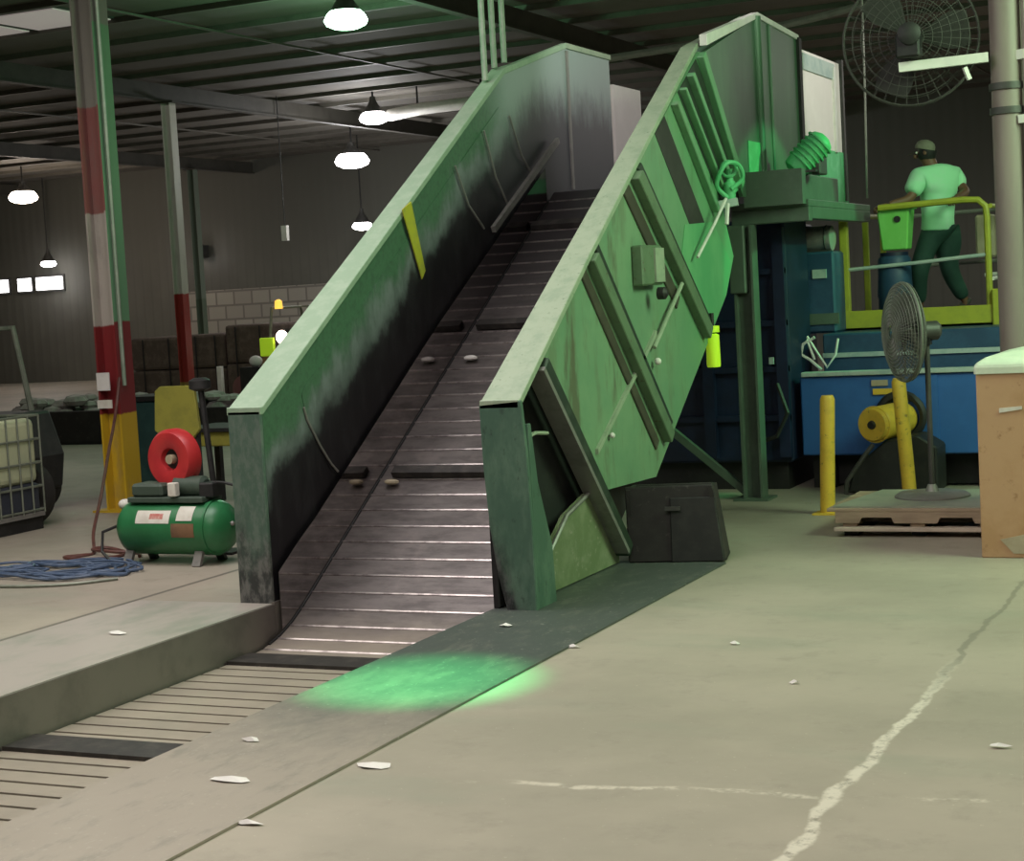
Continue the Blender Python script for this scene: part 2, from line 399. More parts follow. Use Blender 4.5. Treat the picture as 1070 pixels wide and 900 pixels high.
# ------------------------------------------------------------------ room shell
fl = MB()
fl.box(-40, XL, -8, 42, -.5, 0); fl.box(XR, 14, -8, 42, -.5, 0); fl.box(XL, XR, 9.9, 42, -.5, 0); fl.box(XL, XR, -8, 0, -.5, 0)
floor = struct('floor', fl, M['floor'])
struct('trim_1', B(XL, XR, 0, 9.9, -.62, -.5), M['pit'])
struct('trim_2', B(XL, XL+.012, .02, 9.12, -.30, .006), M['curb'])
struct('wall_back', B(-40, 14, 42, 42.2, 0, CEIL), M['wall'])
struct('wall_left', B(-40.2, -40, -8, 42, 0, CEIL), M['wall'])
struct('wall_right', B(14, 14.2, -8, 42, 0, CEIL), M['wall'])
struct('wall_front', B(-40, 14, -8.2, -8, 0, CEIL), M['wall'])
ceiling = struct('ceiling', B(-40.2, 14.2, -8.2, 42.2, CEIL, CEIL+.2), M['ceil'])
for k in range(19):
    y = 10.5 + k*1.65
    B(-40, 14, y-.04, y+.04, CEIL-.08, CEIL).build('joist', M['joist'], ceiling)
for x in (-2.07, -10.41, -18.75, -27.1, -35.4):
    b = MB(); b.box(x-.07, x+.07, -8, 42, CEIL-.40, CEIL-.37); b.box(x-.02, x+.02, -8, 42, CEIL-.37, CEIL-.08)
    b.build('girder', M['girder'], ceiling)
for x in (-6.2, -14.6, -23):
    B(x-.02, x+.02, 8, 42, CEIL-.11, CEIL-.08).build('roof_tie', M['joist'], ceiling)
for i, (x, w) in enumerate(((-36.4, .7), (-35.42, .5), (-34.48, .98))):
    g = struct('window_%d' % (i+1), B(x-w/2-.05, x+w/2+.05, 41.93, 42.0, 2.72, 3.22), M['dkgrey'])
    B(x-w/2, x+w/2, 41.9, 41.94, 2.78, 3.16).build('window_pane', M['win'], g)
# roof light panels
for i, (x, y) in enumerate(((-15.95, 19.8), (-17.4, 19.85), (-18.85, 19.9))):
    g = struct('window_%d' % (i+4), B(x-.70, x+.70, y-.75, y+.75, CEIL-.02, CEIL), M['dkgrey'])
    B(x-.64, x+.64, y-.69, y+.69, CEIL-.035, CEIL-.018).build('window_pane', M['sky'], g)
struct('trim_3', B(-29.5, -22, 41.85, 42.0, .02, 2.45), M['block'])

# ------------------------------------------------------------------ floor plates
tag(B(XR, -3.56, .4, 10.9, 0.002, .012).build('floor_plate', M['plate']), 'dusty dark steel cover plate along the right side of the belt pit', 'floor plate')
tag(B(-6.97, XL-.002, .4, 9.12, 0.002, .010).build('floor_plate', M['strip']), 'pale steel cover plate along the left side of the belt pit', 'floor plate')

# ------------------------------------------------------------------ inclined conveyor
conv = thing('inclined_conveyor', 'large green inclined steel slat conveyor rising from the floor pit to the baler', 'conveyor', (-5.19, 9.15, 0))
# belt: hinged steel pans with side wings
PITCH = .165
BX0, BX1 = XL+.03, XR-.015
belt = MB(); edges = MB()
ang = math.atan(SL)
BTAB = []
_p = Vector((0, YB-.6, ZB)); _s = -.6
while _s < 8.2:                       # belt line with a rounded knee, tabulated along its length
    t_ = min(1, max(0, (_s+.45)/.9)); a_ = ang*t_*t_*(3-2*t_)
    BTAB.append((_p.copy(), a_)); _p += Vector((0, math.cos(a_), math.sin(a_)))*.01; _s += .01
def along(s):            # arc position measured from the bend -> point, direction, normal
    if s <= -.6: return Vector((0, YB+s, ZB)), Vector((0, 1, 0)), Vector((0, 0, 1))
    p, a_ = BTAB[min(len(BTAB)-1, int(round((s+.6)*100)))]
    return p.copy(), Vector((0, math.cos(a_), math.sin(a_))), Vector((0, -math.sin(a_), math.cos(a_)))
s = -52*PITCH
smax = (13.84-YB)/math.cos(ang)
while s < smax:
    gp = .013 if s < -.3 else .007
    p, d, n = along(s+gp); q = along(s+PITCH-gp)[0]
    vs = []
    for x in (BX0, BX1):
        for a in (p, q): vs += [Vector((x, a.y, a.z)), Vector((x, a.y, a.z)) - n*.02]
    belt.add(vs, [(0,2,6,4),(1,5,7,3),(0,4,5,1),(2,3,7,6),(0,1,3,2),(4,6,7,5)])
    p = along(s)[0]
    if s > -.3: edges.tube([Vector((BX0+.01, p.y, p.z)) - n*.003, Vector((BX1-.01, p.y, p.z)) - n*.003], .011, 6)
    s += PITCH
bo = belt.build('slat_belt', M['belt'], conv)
sl_ = [along(-.1+.15*k) for k in range(38)]
MB().tube([p + n*.004 + Vector((BX0+.004, 0, 0)) for p, d, n in sl_], .008, 6).build('gap_strip', M['black'], conv)  # black strip stands in for the dark gap beside the belt
edges.build('slat_edge', M['beltedge'], bo)
for y, w, x0 in ((6.70, .25, BX0), (8.66, .25, BX0)):
    B(x0, BX1, y-w/2, y+w/2, ZB, ZB+.022).build('cleat', M['cleat'], bo)
for y, x0 in ((10.55, XL+.14), (12.10, XL+.10), (13.35, XL+.05)):
    p = Vector((0, y, belt_z(y))); d = Vector((0, math.cos(ang), math.sin(ang))); n = Vector((0, -math.sin(ang), math.cos(ang)))
    m = MB(); m.bar(p + Vector((x0, 0, 0)) + n*.03, p + Vector((BX1, 0, 0)) + n*.024, .075, .046, n)
    m.build('cleat', M['cleat'], bo)
# profile of side wall (y, z)
prof_top = [(YF, 1.22), (13.05, rail_z(13.05)), (14.38, 4.0), (15.42, 4.0)]
def wall_poly(front_z):
    return [(YF, front_z), (YF, 1.20), (13.05, rail_z(13.05)-.02), (14.38, 3.98), (15.42, 3.98), (15.42, 2.72), (14.1, 2.62), (13.69, 2.04), (11.54, .46), (10.75, -.02), (9.95, -.02), (9.7, front_z)]
wl = MB().prism(wall_poly(-.28), XL-.035, XL).build('side_wall', M['inner'], conv)
wl['label'] = 'left side wall, scraped black inside below a green top'
# end panel of left wall and its lower corner
B(XLO, XL+.002, YF-.03, YF, .0, 1.22).build('end_panel', M['endpL'], wl, .006)
MB().prism([(YF-.03, -.26), (YF-.03, .02), (YF+.14, .02), (YF+.14, -.26)], XL-.01, XL+.014).build('corner_plate', M['curb'], wl)
# top rail: sloped channel
def rail(xi, sg, peak, end, mat, parent):
    st = [(YF-.03, 1.245, .25), (YF, 1.245, .25), (10.5, rail_z(10.5)+.03, .19), (11.8, rail_z(11.8)+.03, .155), (13.05, rail_z(13.05)+.03, .125), (13.3, rail_z(13.05)+.03+.25*(peak[1]-rail_z(13.05)-.03)/(peak[0]-13.05), .07), (peak[0], peak[1], .05)]
    m = MB(); vs = []
    for y, z, w in st:
        for a, b in ((0, 0), (w, 0), (w, -.05), (0, -.05)): vs.append((xi + sg*a, y, z + b))
    n = len(st)
    m.add(vs, [(0,1,2,3), tuple(range(4*n-4, 4*n))] + [(4*i+k, 4*i+(k+1) % 4, 4*i+4+(k+1) % 4, 4*i+4+k) for i in range(n-1) for k in range(4)])
    return m.build('top_rail', mat, parent, .004)
rl = rail(XL+.006, -1, (14.38, 4.03), None, M['railL'], wl)
MB().prism([(14.38, 3.98), (14.38, 4.03), (15.45, 4.03), (15.45, 3.98)], XL-.05, XL+.01).build('head_rail', M['rail'], wl, .004)
# liner on the incline with a pale seam at its lower end
lin = MB().prism([(9.62, 1.28), (9.66, 1.12), (9.92, .76), (10.15, .64), (10.45, .66), (13.75, 2.72), (13.55, 3.35), (12.9, 3.36), (9.66, 1.33)], XL+.002, XL+.005).build('wall_liner', M['inner'], wl)
MB().tube([(XL+.008, 9.63, 1.20), (XL+.008, 9.66, 1.12), (XL+.010, 9.80, .93), (XL+.012, 9.92, .80), (XL+.012, 10.0, .74)], .008, 6).build('liner_seam', M['grey'], wl)
B(XL, XL+.015, 14.36, 14.40, 2.75, 3.96).build('weld_seam', M['grey'], wl)
for (y0, z0, y1, z1) in ((12.0, 2.85, 12.45, 2.38), (12.55, 3.15, 12.95, 2.55), (13.05, 3.3, 13.5, 2.8)):
    MB().tube([(XL+.026, y0, z0), (XL+.028, (y0+y1)/2-.03, (z0+z1)/2-.06), (XL+.026, y1, z1)], .009, 6).build('weld_seam', M['grey'], wl)
MB().bar((XL+.06, 12.55, 2.37), (XL+.06, 13.95, 3.15), .05, .035, (1, 0, 0)).build('scraper_bar', M['grey'], wl)
MB().prism([(11.10, 2.50), (11.24, 2.56), (11.40, 2.06), (11.34, 2.0)], XL+.024, XL+.032).build('yellow_strip', M['tape'], wl)
sp_ = []
for k in range(20):
    y = YF + .02 + (13.7-YF)*k/19; sp_.append((y, belt_z(y) + (.0 if y > 9.6 else .02) - .03))
up_ = [(y, z+.42 - .10*max(0, (y-11.5)/2.2)) for y, z in sp_][::-1]
MB().prism(sp_ + up_, XL+.026, XL+.030).build('polished_skirt', M['skirt'], wl)
MB().prism([(10.25, .02), (13.9, 2.25), (13.9, 2.20), (10.33, .02)], XL, XR).build('bottom_pan', M['ribdk'], conv)
# head roller and discharge lip
MB().lathe((XL+.04, 13.92, 2.53), (1, 0, 0), [(0, .14), (1.44, .14)], 20).build('head_roller', M['dkgrey'], conv)
MB().prism([(14.02, 2.55), (14.02, 2.64), (14.06, 2.67), (14.4, 2.62), (14.4, 2.55)], XL+.005, XR-.005).build('discharge_lip', M['grey'], conv, .004)
# right wall
RP = [(14.63, 4.10), (15.9, 4.06)]
wr = MB().prism([(YF, 0), (YF, 1.20), (13.05, rail_z(13.05)-.02), (14.63, 4.08), (15.88, 4.04), (15.88, 2.72), (14.1, 2.62), (13.69, 2.04), (11.54, .46), (10.75, -.02), (9.95, -.02), (9.7, 0)], XR, XR+.03).build('side_wall', M['inner'], conv)
wr['label'] = 'right side wall'
rail(XR-.006, 1, (14.63, 4.11), None, M['rail'], wr)
MB().prism([(14.63, 4.08), (14.63, 4.13), (15.92, 4.08), (15.92, 4.03)], -4.34, -4.265).build('head_rail', M['white'], wr, .004)
MB().prism([(XR-.01, 1.22), (XRO, 1.24), (XRO+.02, .95), (XRO+.03, .5), (XRO+.03, .0), (XR+.10, .0), (XR+.05, .22), (XR+.015, .5), (XR-.005, .85)], YF-.03, YF, 1).build('end_panel', M['endp'], wr, .006)
MB().prism([(YF, 0), (YF, 1.1), (YF+.04, 1.1), (YF+.10, .75), (YF+.26, .35), (YF+.28, 0)], XRO-.0, XRO+.025).build('end_panel_return', M['endp'], wr, .004)
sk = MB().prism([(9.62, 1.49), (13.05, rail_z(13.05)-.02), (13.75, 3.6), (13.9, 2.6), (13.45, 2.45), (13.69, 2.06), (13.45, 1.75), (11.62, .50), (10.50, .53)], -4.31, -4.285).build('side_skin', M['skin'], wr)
sk['label'] = 'green outer side sheet'
MB().prism([(YF+.0, .02), (YF+.0, 1.2), (9.7, 1.53), (10.62, .42), (10.62, .02)], XR+.03, XR+.04).build('cavity_shade', M['void'], wr)  # black sheet standing in for the shaded cavity behind the end panel
MB().prism([(13.2, 3.70), (13.2, 3.79), (14.63, 4.13), (14.63, 4.08)], -4.33, -4.265).build('head_rail', M['white'], wr, .004)
def ribbar(y0, z0, y1, z1, w, mat, dep=.115, x0=-4.287):
    d = Vector((0, y1-y0, z1-z0)).normalized()
    m = MB(); m.bar((x0+dep/2, y0, z0), (x0+dep/2, y1, z1), w, dep, (1, 0, 0))
    return m
def ribp(y0, z0, y1, z1, w, mat, x0, x1, parent, name='rib'):
    # rib from the rail down to (y1, z1); cut parallel to the rail at its top
    d = Vector((y1-y0, z1-z0)).normalized(); n = Vector((-d.y, d.x)) * (w/2)
    def top(q):
        k = (rail_z(9.15)-.02 + .625*(q.x-9.15) - q.y)/(d.y-.625*d.x); return q + d*k
    a, b = Vector((y1, z1)) + n, Vector((y1, z1)) - n
    ta, tb = top(a), top(b)
    return MB().prism([tuple(a), tuple(ta), tuple(tb), tuple(b)], x0, x1).build(name, mat, parent, .006)
r1 = ribbar(9.55, 1.43, 10.80, .10, .11, None, .12, -4.30).build('rib', M['ribdk'], wr, .01)
ribbar(9.50, 1.40, 10.74, .10, .03, None, .125, -4.30).build('rib_edge', M['grey'], r1)
r2 = ribp(10.5, 2.1, 11.84, .76, .10, M['rib'], -4.287, -4.215, wr)
ribp(10.4, 2.0, 11.66, .72, .09, M['ribbr'], -4.287, -4.27, r2, 'rib_shade'); ribp(10.6, 2.2, 11.95, .84, .07, M['ribdk'], -4.287, -4.262, r2, 'rib_shade')  # flat dark strips put the rib's shaded sides into colour
r3 = ribp(11.45, 2.62, 12.84, 1.47, .11, M['rib'], -4.287, -4.215, wr)
ribp(11.32, 2.5, 12.25, 1.72, .12, M['ribbr'], -4.287, -4.27, r3, 'rib_shade'); ribp(11.55, 2.7, 12.95, 1.54, .08, M['ribdk'], -4.287, -4.262, r3, 'rib_shade')  # shade beside this rib laid on as dark strips
# flat dark sheets painted as shaded bays, and close ribs near the head
ribp(12.1, 2.97, 13.0, 2.12, .26, M['bay'], -4.286, -4.281, wr, 'bay_shade')
ribp(12.75, 3.4, 13.62, 2.66, .52, M['ribdk'], -4.286, -4.279, wr, 'bay_shade')
for (y0, z0, y1, z1, w) in ((12.33, 3.20, 13.20, 2.42, .055), (12.52, 3.32, 13.40, 2.56, .035), (12.70, 3.46, 13.56, 2.68, .055), (12.98, 3.64, 13.88, 2.64, .085)):
    ribp(y0, z0, y1, z1, w, M['skin'], -4.286, -4.225, wr)
# ledge line (angle iron and conduit) along the skin
MB().prism([(10.5, .78), (10.5, .815), (11.72, 1.54), (11.72, 1.50)], -4.287, -4.262).build('ledge_angle', M['rail'], wr)
MB().tube([(-4.25, 11.62, 1.42), (-4.24, 11.95, 1.66), (-4.24, 12.25, 1.86)], .016, 8).build('conduit', M['rail'], wr)
MB().tube([(-4.22, 12.58, 2.05), (-4.18, 12.9, 2.3), (-4.15, 13.13, 2.50)], .012, 8).build('conduit', M['white'], wr)
MB().ball((-4.24, 11.65, 1.32), .026).build('bolt_cap', M['white'], wr)
MB().ball((-4.26, 10.75, .88), .020).build('bolt_cap', M['white'], wr)
jb = B(-4.287, -4.20, 11.34, 11.74, 1.86, 2.14).build('junction_box', M['rib'], wr, .012)
B(-4.20, -4.185, 11.56, 11.74, 1.88, 2.12).build('box_lid', M['rail'], jb)
MB().lathe((-4.2, 11.62, 1.80), (1, 0, 0), [(0, .045), (.05, .045), (.07, .02)], 12).build('switch_knob', M['black'], wr)
# gusset at the foot
MB().prism([(9.42, .02), (10.80, .02), (10.80, .18), (10.50, .50), (10.28, .55), (9.9, .46), (9.62, .28)], -4.30, -4.275).build('foot_gusset', M['gusset'], wr)
MB().tube([(-4.262, 9.46, .05), (-4.262, 9.64, .28), (-4.262, 9.92, .46), (-4.262, 10.3, .55)], .014, 6).build('gusset_edge', M['grey'], wr)
MB().tube([(-4.30, 9.36, .98), (-4.24, 9.46, 1.02), (-4.25, 9.66, 1.0)], .012, 6).build('hook', M['rail'], wr)
# tower: outer cladding of the discharge head
tw = MB()
tw.prism([(13.10, rail_z(13.05)-.03), (14.63, 4.09), (14.63, 2.55), (14.0, 2.55)], -4.31, -4.278)
tw.prism([(14.63, 4.09), (15.90, 4.05), (15.90, 2.60), (14.63, 2.60)], -4.31, -4.278)
two = tw.build('head_cladding', M['tower'], wr)
MB().lathe((-4.29, 14.60, 2.62), (0, 0, 1), [(0, .055), (1.47, .055)], 16).build('corner_pipe', M['tower'], wr)
B(-4.30, -4.26, 14.95, 15.05, 2.62, 4.07).build('panel_seam', M['tower'], wr, .012)
B(-4.30, -4.25, 15.86, 15.95, 2.6, 4.05).build('corner_angle', M['black'], wr)
B(-4.279, -4.272, 14.20, 14.56, 2.74, 3.02).build('lighting_patch', M['brightgreen'], wr)  # green light low on the cladding laid on as a coloured plate
B(-4.279, -4.272, 14.72, 14.92, 2.74, 3.00).build('lighting_patch', M['tower'], wr)
MB().prism([(12.50, 2.30), (13.17, 2.33), (13.58, 2.02), (13.36, 1.70), (12.90, 1.42), (12.84, 1.50), (12.35, 1.98)], -4.284, -4.279).build('lighting_patch', M['brightskin'], wr)  # lighter plate painted where green light falls on the skin

# hopper behind the head
hop = thing('hopper', 'white sheet hopper behind the green conveyor head with a foot coloured as lit bright green', 'hopper', (-5.06, 16.3, 2.5))
B(XL-.02, XL+.01, 15.47, 16.2, 2.5, 3.76).build('hopper_side', M['whitepanel'], hop)
hs = B(-4.31, -4.275, 15.97, 17.43, 3.07, 3.96).build('hopper_side', M['whitepanel'], hop)
B(-4.275, -4.262, 16.02, 17.2, 3.78, 3.93).build('top_band', M['rim'], hs)
B(-4.275, -4.25, 17.12, 17.2, 3.07, 3.90).build('frame_edge', M['white'], hs)
B(-4.31, -4.27, 16.5, 17.6, 2.56, 3.08).build('green_lit_foot', M['brightgreen'], hop)  # lower sheet in green light, the light put into its colour
B(-4.31, -4.29, 15.97, 16.5, 2.56, 3.08).build('lower_sheet', M['tower'], hop)
MB().bar((-4.28, 17.48, 2.6), (-4.28, 17.48, 4.0), .06, .06).build('edge_post', M['dkgrey'], hop)
B(XL, -4.31, 17.1, 17.14, 2.5, 2.9).build('hopper_back', M['dkgrey'], hop)

# three conduits going up from left wall to the roof
for i, (y, w) in enumerate(((12.83, 'nearest'), (13.02, 'middle'), (13.22, 'farthest'))):
    z0 = rail_z(min(y, 13.05)) + .055 + max(0, y-13.05)*.24
    tag(MB().tube([(-6.02, y, z0), (-6.02, y, CEIL)], .026, 8).build('conduit_pipe', M['pipegreen']), 'thin vertical green conduit on the left conveyor rail, %s of the three' % w, 'pipe', 'conduits above the conveyor rail')

# ------------------------------------------------------------------ support frame of the head
fr = thing('support_frame', 'grey green steel support frame with a leg carrying the conveyor head', 'support frame', (-4.1, 14.9, 0))
B(-4.45, -3.78, 14.2, 16.4, 2.44, 2.50).build('deck_plate', M['frame'], fr, .006)
B(-4.45, -3.78, 14.2, 14.3, 2.32, 2.44).build('front_beam', M['frame'], fr, .006)
B(-3.88, -3.78, 14.3, 16.4, 2.34, 2.44).build('side_beam', M['frame'], fr, .006)
lg = MB(); lg.box(-4.43, -4.41, 14.12, 14.28, .02, 2.32); lg.box(-4.28, -4.26, 14.12, 14.28, .02, 2.32); lg.box(-4.41, -4.28, 14.19, 14.21, .02, 2.32)
lg.build('leg', M['frame'], fr); B(-4.5, -4.2, 14.05, 14.35, 0, .02).build('foot_plate', M['frame'], fr)
B(-4.46, -4.32, 14.10, 14.2, 1.75, 2.32).build('knee_plate', M['frame'], fr, .01)
MB().bar((-5.25, 14.2, .75), (-4.42, 14.2, .06), .06, .06).build('brace', M['frame'], fr)
MB().bar((-4.05, 14.15, 2.46), (-4.05, 14.15, 2.75), .12, .5, (1, 0, 0)).build('skirt_plate', M['frame'], fr)
B(-4.17, -3.95, 14.3, 15.9, 2.5, 2.74).build('skirt_box', M['frame'], fr, .01)

# drive motor leaning on the deck
mo = thing('drive_motor', 'green finned gear motor tilted on the frame deck beside the hopper', 'motor', (-3.9, 14.7, 2.74))
ax = Vector((.62, .25, .62)).normalized(); c0 = Vector((-4.02, 14.6, 2.76))
MB().lathe(c0, ax, [(0, .06), (.02, .10), (.10, .115), (.34, .115), (.37, .10), (.40, .05)], 18).build('motor_body', M['brightgreen'], mo)
for k in range(6):
    MB().lathe(c0 + ax*(.10+.045*k), ax, [(0, .115), (.002, .13), (.016, .13), (.018, .115)], 18).build('cooling_fin', M['brightgreen'], mo)
B(-3.86, -3.78, 14.62, 14.86, 2.72, 3.0).build('motor_mount', M['dkgrey'], mo, .01)
B(-4.0, -3.8, 14.55, 14.9, 2.74, 2.76).build('base_plate', M['dkgrey'], mo)

# valve with hose at the corner of the frame
va = thing('valve', 'bright green valve cluster with looped hose at the corner of the frame deck', 'valve', (-4.19, 13.35, 2.45))
MB().lathe((-4.18, 13.35, 2.50), (0, 0, 1), [(0, .04), (.05, .04), (.07, .055), (.12, .055), (.15, .03), (.24, .025)], 12).build('valve_body', M['brightgreen'], va)
MB().ring((-4.18, 13.33, 2.74), (.3, -1, .2), .06, .014).build('handwheel', M['brightgreen'], va)
MB().tube(smooth([(-4.20, 13.32, 2.52), (-4.24, 13.2, 2.60), (-4.20, 13.16, 2.70), (-4.14, 13.18, 2.78), (-4.08, 13.28, 2.76), (-4.08, 13.36, 2.66), (-4.16, 13.3, 2.58)], 4), .018, 8).build('hose', M['brightgreen'], va)
MB().bar((-4.28, 13.30, 2.46), (-4.12, 13.34, 2.48), .12, .06).build('flange', M['rim'], va)
MB().tube([(-4.16, 13.20, 2.46), (-4.15, 13.14, 2.38), (-4.15, 13.12, 2.30)], .018, 6).build('lever', M['white'], va)

# hi-vis tag hanging from the skin's lower edge
hv = thing('hi_vis_sleeve', 'fluorescent yellow sleeve hanging under the right side of the conveyor', 'sleeve', (-4.25, 13.0, 1.2))
MB().lathe((-4.26, 12.97, 1.20), (0, 0, 1), [(0, .05), (.02, .055), (.25, .052), (.26, .03)], 12).build('sleeve', M['hivis'], hv)
MB().lathe((-4.26, 12.97, 1.47), (0, 0, 1), [(0, .056), (.05, .056)], 12).build('collar', M['hivis'], hv)
MB().tube([(-4.26, 12.97, 1.44), (-4.26, 12.97, 1.62)], .02, 6).build('hanger', M['black'], hv)

# black box at the foot
bb = thing('black_bin', 'black plastic panel bin standing on the plate beside the conveyor foot', 'bin', (-3.95, 10.85, .012))
rot = math.radians(13)
def rp(x, y): return (-3.92+(x*math.cos(rot)-y*math.sin(rot)), 10.93+(x*math.sin(rot)+y*math.cos(rot)))
def slab(m, x0, x1, y0, y1, z0, z1, tx0=None, tx1=None, ty=0):
    tx0 = x0 if tx0 is None else tx0; tx1 = x1 if tx1 is None else tx1
    vs = [(*rp(x0, y0), z0), (*rp(x1, y0), z0), (*rp(x1, y1), z0), (*rp(x0, y1), z0), (*rp(tx0, y0+ty), z1), (*rp(tx1, y0+ty), z1), (*rp(tx1, y1+ty), z1), (*rp(tx0, y1+ty), z1)]
    return m.add(vs, [(3,2,1,0),(4,5,6,7),(0,1,5,4),(1,2,6,5),(2,3,7,6),(3,0,4,7)])
slab(MB(), -.31, .34, -.06, -.03, .014, .52, -.32, .27, .05).build('front_panel', M['blackbox'], bb, .008)
slab(MB(), -.30, .33, .28, .31, .014, .50, -.30, .25, .0).build('back_panel', M['blackbox'], bb, .008)
slab(MB(), -.31, -.28, -.03, .28, .014, .50).build('side_panel', M['blackbox'], bb)
slab(MB(), .31, .34, -.03, .28, .014, .50, .24, .27).build('side_panel', M['blackbox'], bb)
slab(MB(), -.31, .34, -.03, .28, .013, .03).build('bottom_panel', M['blackbox'], bb)
slab(MB(), -.05, .05, -.072, -.05, .36, .385).build('hand_slot', M['dkgrey'], bb)
slab(MB(), -.02, .33, -.075, -.06, .014, .44, -.02, .28, .045).build('lower_cover', M['black'], bb, .006)

# ------------------------------------------------------------------ baler
ba = thing('baler', 'large blue horizontal baler behind the conveyor with a yellow motor on its face', 'baler', (-3.6, 15.6, 0))
chm = MB(); chm.box(-6.1, -4.17, 14.8, 15.55, .25, 2.38); chm.box(-6.1, -4.55, 15.55, 17.2, .25, 2.38)
ch = chm.build('feed_chamber', M['navy'], ba, .02)
for z in (.62, 1.05, 1.45, 1.9): B(-5.6, -4.17, 14.75, 14.80, z, z+.05).build('stiffener', M['navy'], ch)
for x in (-4.22, -4.9): B(x-.05, x+.05, 14.73, 14.80, .3, 2.3).build('stiffener', M['navy'], ch)
rb = B(-4.10, -.6, 14.85, 16.5, .30, .99).build('ram_box', M['blue'], ba, .012)
B(-4.08, -.6, 14.82, 14.95, .99, 1.03).build('top_rim', M['rim'], rb, .005)
for x in (-2.95, -2.2, -1.4): B(x-.04, x+.04, 14.835, 14.85, .32, .97).build('stiffener', M['blue'], rb)
B(-4.0, -.6, 15.3, 18.2, .99, 1.34).build('upper_deck', M['bluedk'], ba, .012)
B(-4.0, -.6, 15.28, 15.32, 1.13, 1.17).build('deck_pipe', M['rim'], ba)
for x in (-3.95, -2.5, -1.0): B(x-.1, x+.1, 15.0, 16.4, 0, .30).build('foot', M['black'], ba)
B(-3.9, -.7, 15.1, 15.15, .02, .28).build('under_skirt', M['black'], ba)
B(-5.9, -4.25, 14.9, 17, 0, .25).build('chamber_base', M['black'], ba)
mt = MB().lathe((-3.37, 14.36, .60), (.32, .95, .03), [(0, .07), (.0, .13), (.03, .145), (.46, .145), (.52, .13)], 24).build('hydraulic_motor', M['yellow'], ba)
MB().lathe((-3.376, 14.335, .60), (.32, .95, .03), [(0, .03), (.03, .04)], 12).build('shaft_cover', M['black'], mt)
MB().ring((-3.355, 14.40, .60), (.32, .95, .03), .145, .012, 24).build('motor_flange', M['yellow'], mt)
MB().ring((-3.22, 14.80, .63), (0, 1, 0), .19, .035, 24).build('motor_gasket', M['black'], ba)
pm = MB(); pm.prism([(-3.62, .02), (-3.55, .24), (-3.28, .46), (-3.02, .5), (-2.86, .40), (-2.86, .02)], 14.45, 14.84, 1); pm.build('pump_skid', M['black'], ba, .015)
MB().tube([(-3.36, 14.34, .44), (-3.42, 14.3, .36), (-3.58, 14.3, .14), (-3.60, 14.32, .03)], .02, 8).build('drain_pipe', M['dkgrey'], ba)
B(-3.47, -3.33, 14.835, 14.85, .895, .945).build('warning_label', M['tan'], ba); B(-3.46, -3.28, 14.835, 14.85, .82, .87).build('warning_label', M['yellow'], ba)
tk = B(-4.30, -3.95, 15.62, 16.0, 1.34, 2.08).build('oil_tank', M['bluedk'], ba, .02)
B(-4.15, -4.02, 15.605, 15.62, 1.84, 1.92).build('tank_label', M['rim'], tk); B(-4.2, -3.92, 15.605, 15.62, 1.42, 1.52).build('tank_label', M['frame'], tk)
MB().lathe((-4.29, 15.76, 2.20), (1, 0, 0), [(0, .08), (.015, .115), (.30, .115), (.315, .08)], 20).build('filter_canister', M['canister'], tk)
for x in (-4.22, -4.04): MB().ring((x, 15.76, 2.20), (1, 0, 0), .117, .008, 20, 5).build('canister_band', M['dkgrey'], tk)
B(-4.26, -4.0, 15.7, 15.82, 2.075, 2.10).build('canister_cradle', M['dkgrey'], tk)
hs2 = MB(); hs2.tube([(-4.05, 15.22, 1.32), (-4.16, 15.22, 1.26), (-4.18, 15.22, 1.17), (-4.10, 15.22, 1.12), (-4.0, 15.22, 1.03)], .014, 6)
hs2.tube([(-4.12, 15.23, 1.33), (-4.04, 15.21, 1.2), (-3.94, 15.19, 1.05), (-3.86, 15.19, 1.16), (-3.84, 15.22, 1.3)], .012, 6)
hs2.tube([(-4.2, 15.22, 1.2), (-4.12, 15.22, 1.3), (-4.06, 15.22, 1.12)], .014, 6)
hs2.build('hydraulic_hose', M['white'], ba)
MB().tube([(-4.25, 14.66, .95), (-4.15, 14.6, .7), (-4.25, 14.58, .5), (-4.5, 14.6, .42)], .02, 6).build('hydraulic_hose', M['black'], ba)
B(-4.32, -4.28, 14.68, 14.7, 1.12, 1.18).build('warning_label', M['rim'], ba)

# ------------------------------------------------------------------ operator platform
pl = thing('operator_platform', 'yellow railed operator platform on top of the blue baler', 'platform', (-3.2, 16.9, 1.34))
B(-3.97, -2.6, 16.0, 17.7, 1.36, 1.42).build('platform_deck', M['dkgrey'], pl)
B(-3.99, -2.58, 15.98, 16.02, 1.36, 1.52).build('toe_board', M['yellowg'], pl, .004)
for x in (-3.95, -3.3, -2.65): B(x-.05, x+.05, 16.1, 17.6, 1.34, 1.36).build('deck_support', M['dkgrey'], pl)
def post(x, y, z1, w=.055): return B(x-w/2, x+w/2, y-w/2, y+w/2, 1.42, z1).build('rail_post', M['yellowg'], pl, .006)
post(-3.95, 16.03, 2.41, .075); post(-3.95, 16.9, 2.42); post(-3.95, 17.65, 2.42); post(-2.62, 17.65, 2.44)
MB().tube([(-3.62, 16.03, 2.45), (-2.86, 16.03, 2.47), (-2.72, 16.03, 2.46), (-2.66, 16.03, 2.40), (-2.65, 16.03, 2.3), (-2.65, 16.03, 1.42)], .03, 8).build('top_rail', M['yellowg'], pl)
MB().tube([(-3.95, 16.05, 2.40), (-3.95, 17.65, 2.42)], .025, 8).build('top_rail', M['yellowg'], pl)
MB().tube([(-3.95, 17.65, 2.40), (-2.62, 17.65, 2.42)], .022, 8).build('top_rail', M['grey'], pl)
MB().tube([(-3.95, 16.03, 1.90), (-3.3, 16.03, 1.93), (-2.65, 16.03, 1.97)], .018, 8).build('mid_rail', M['rim'], pl)
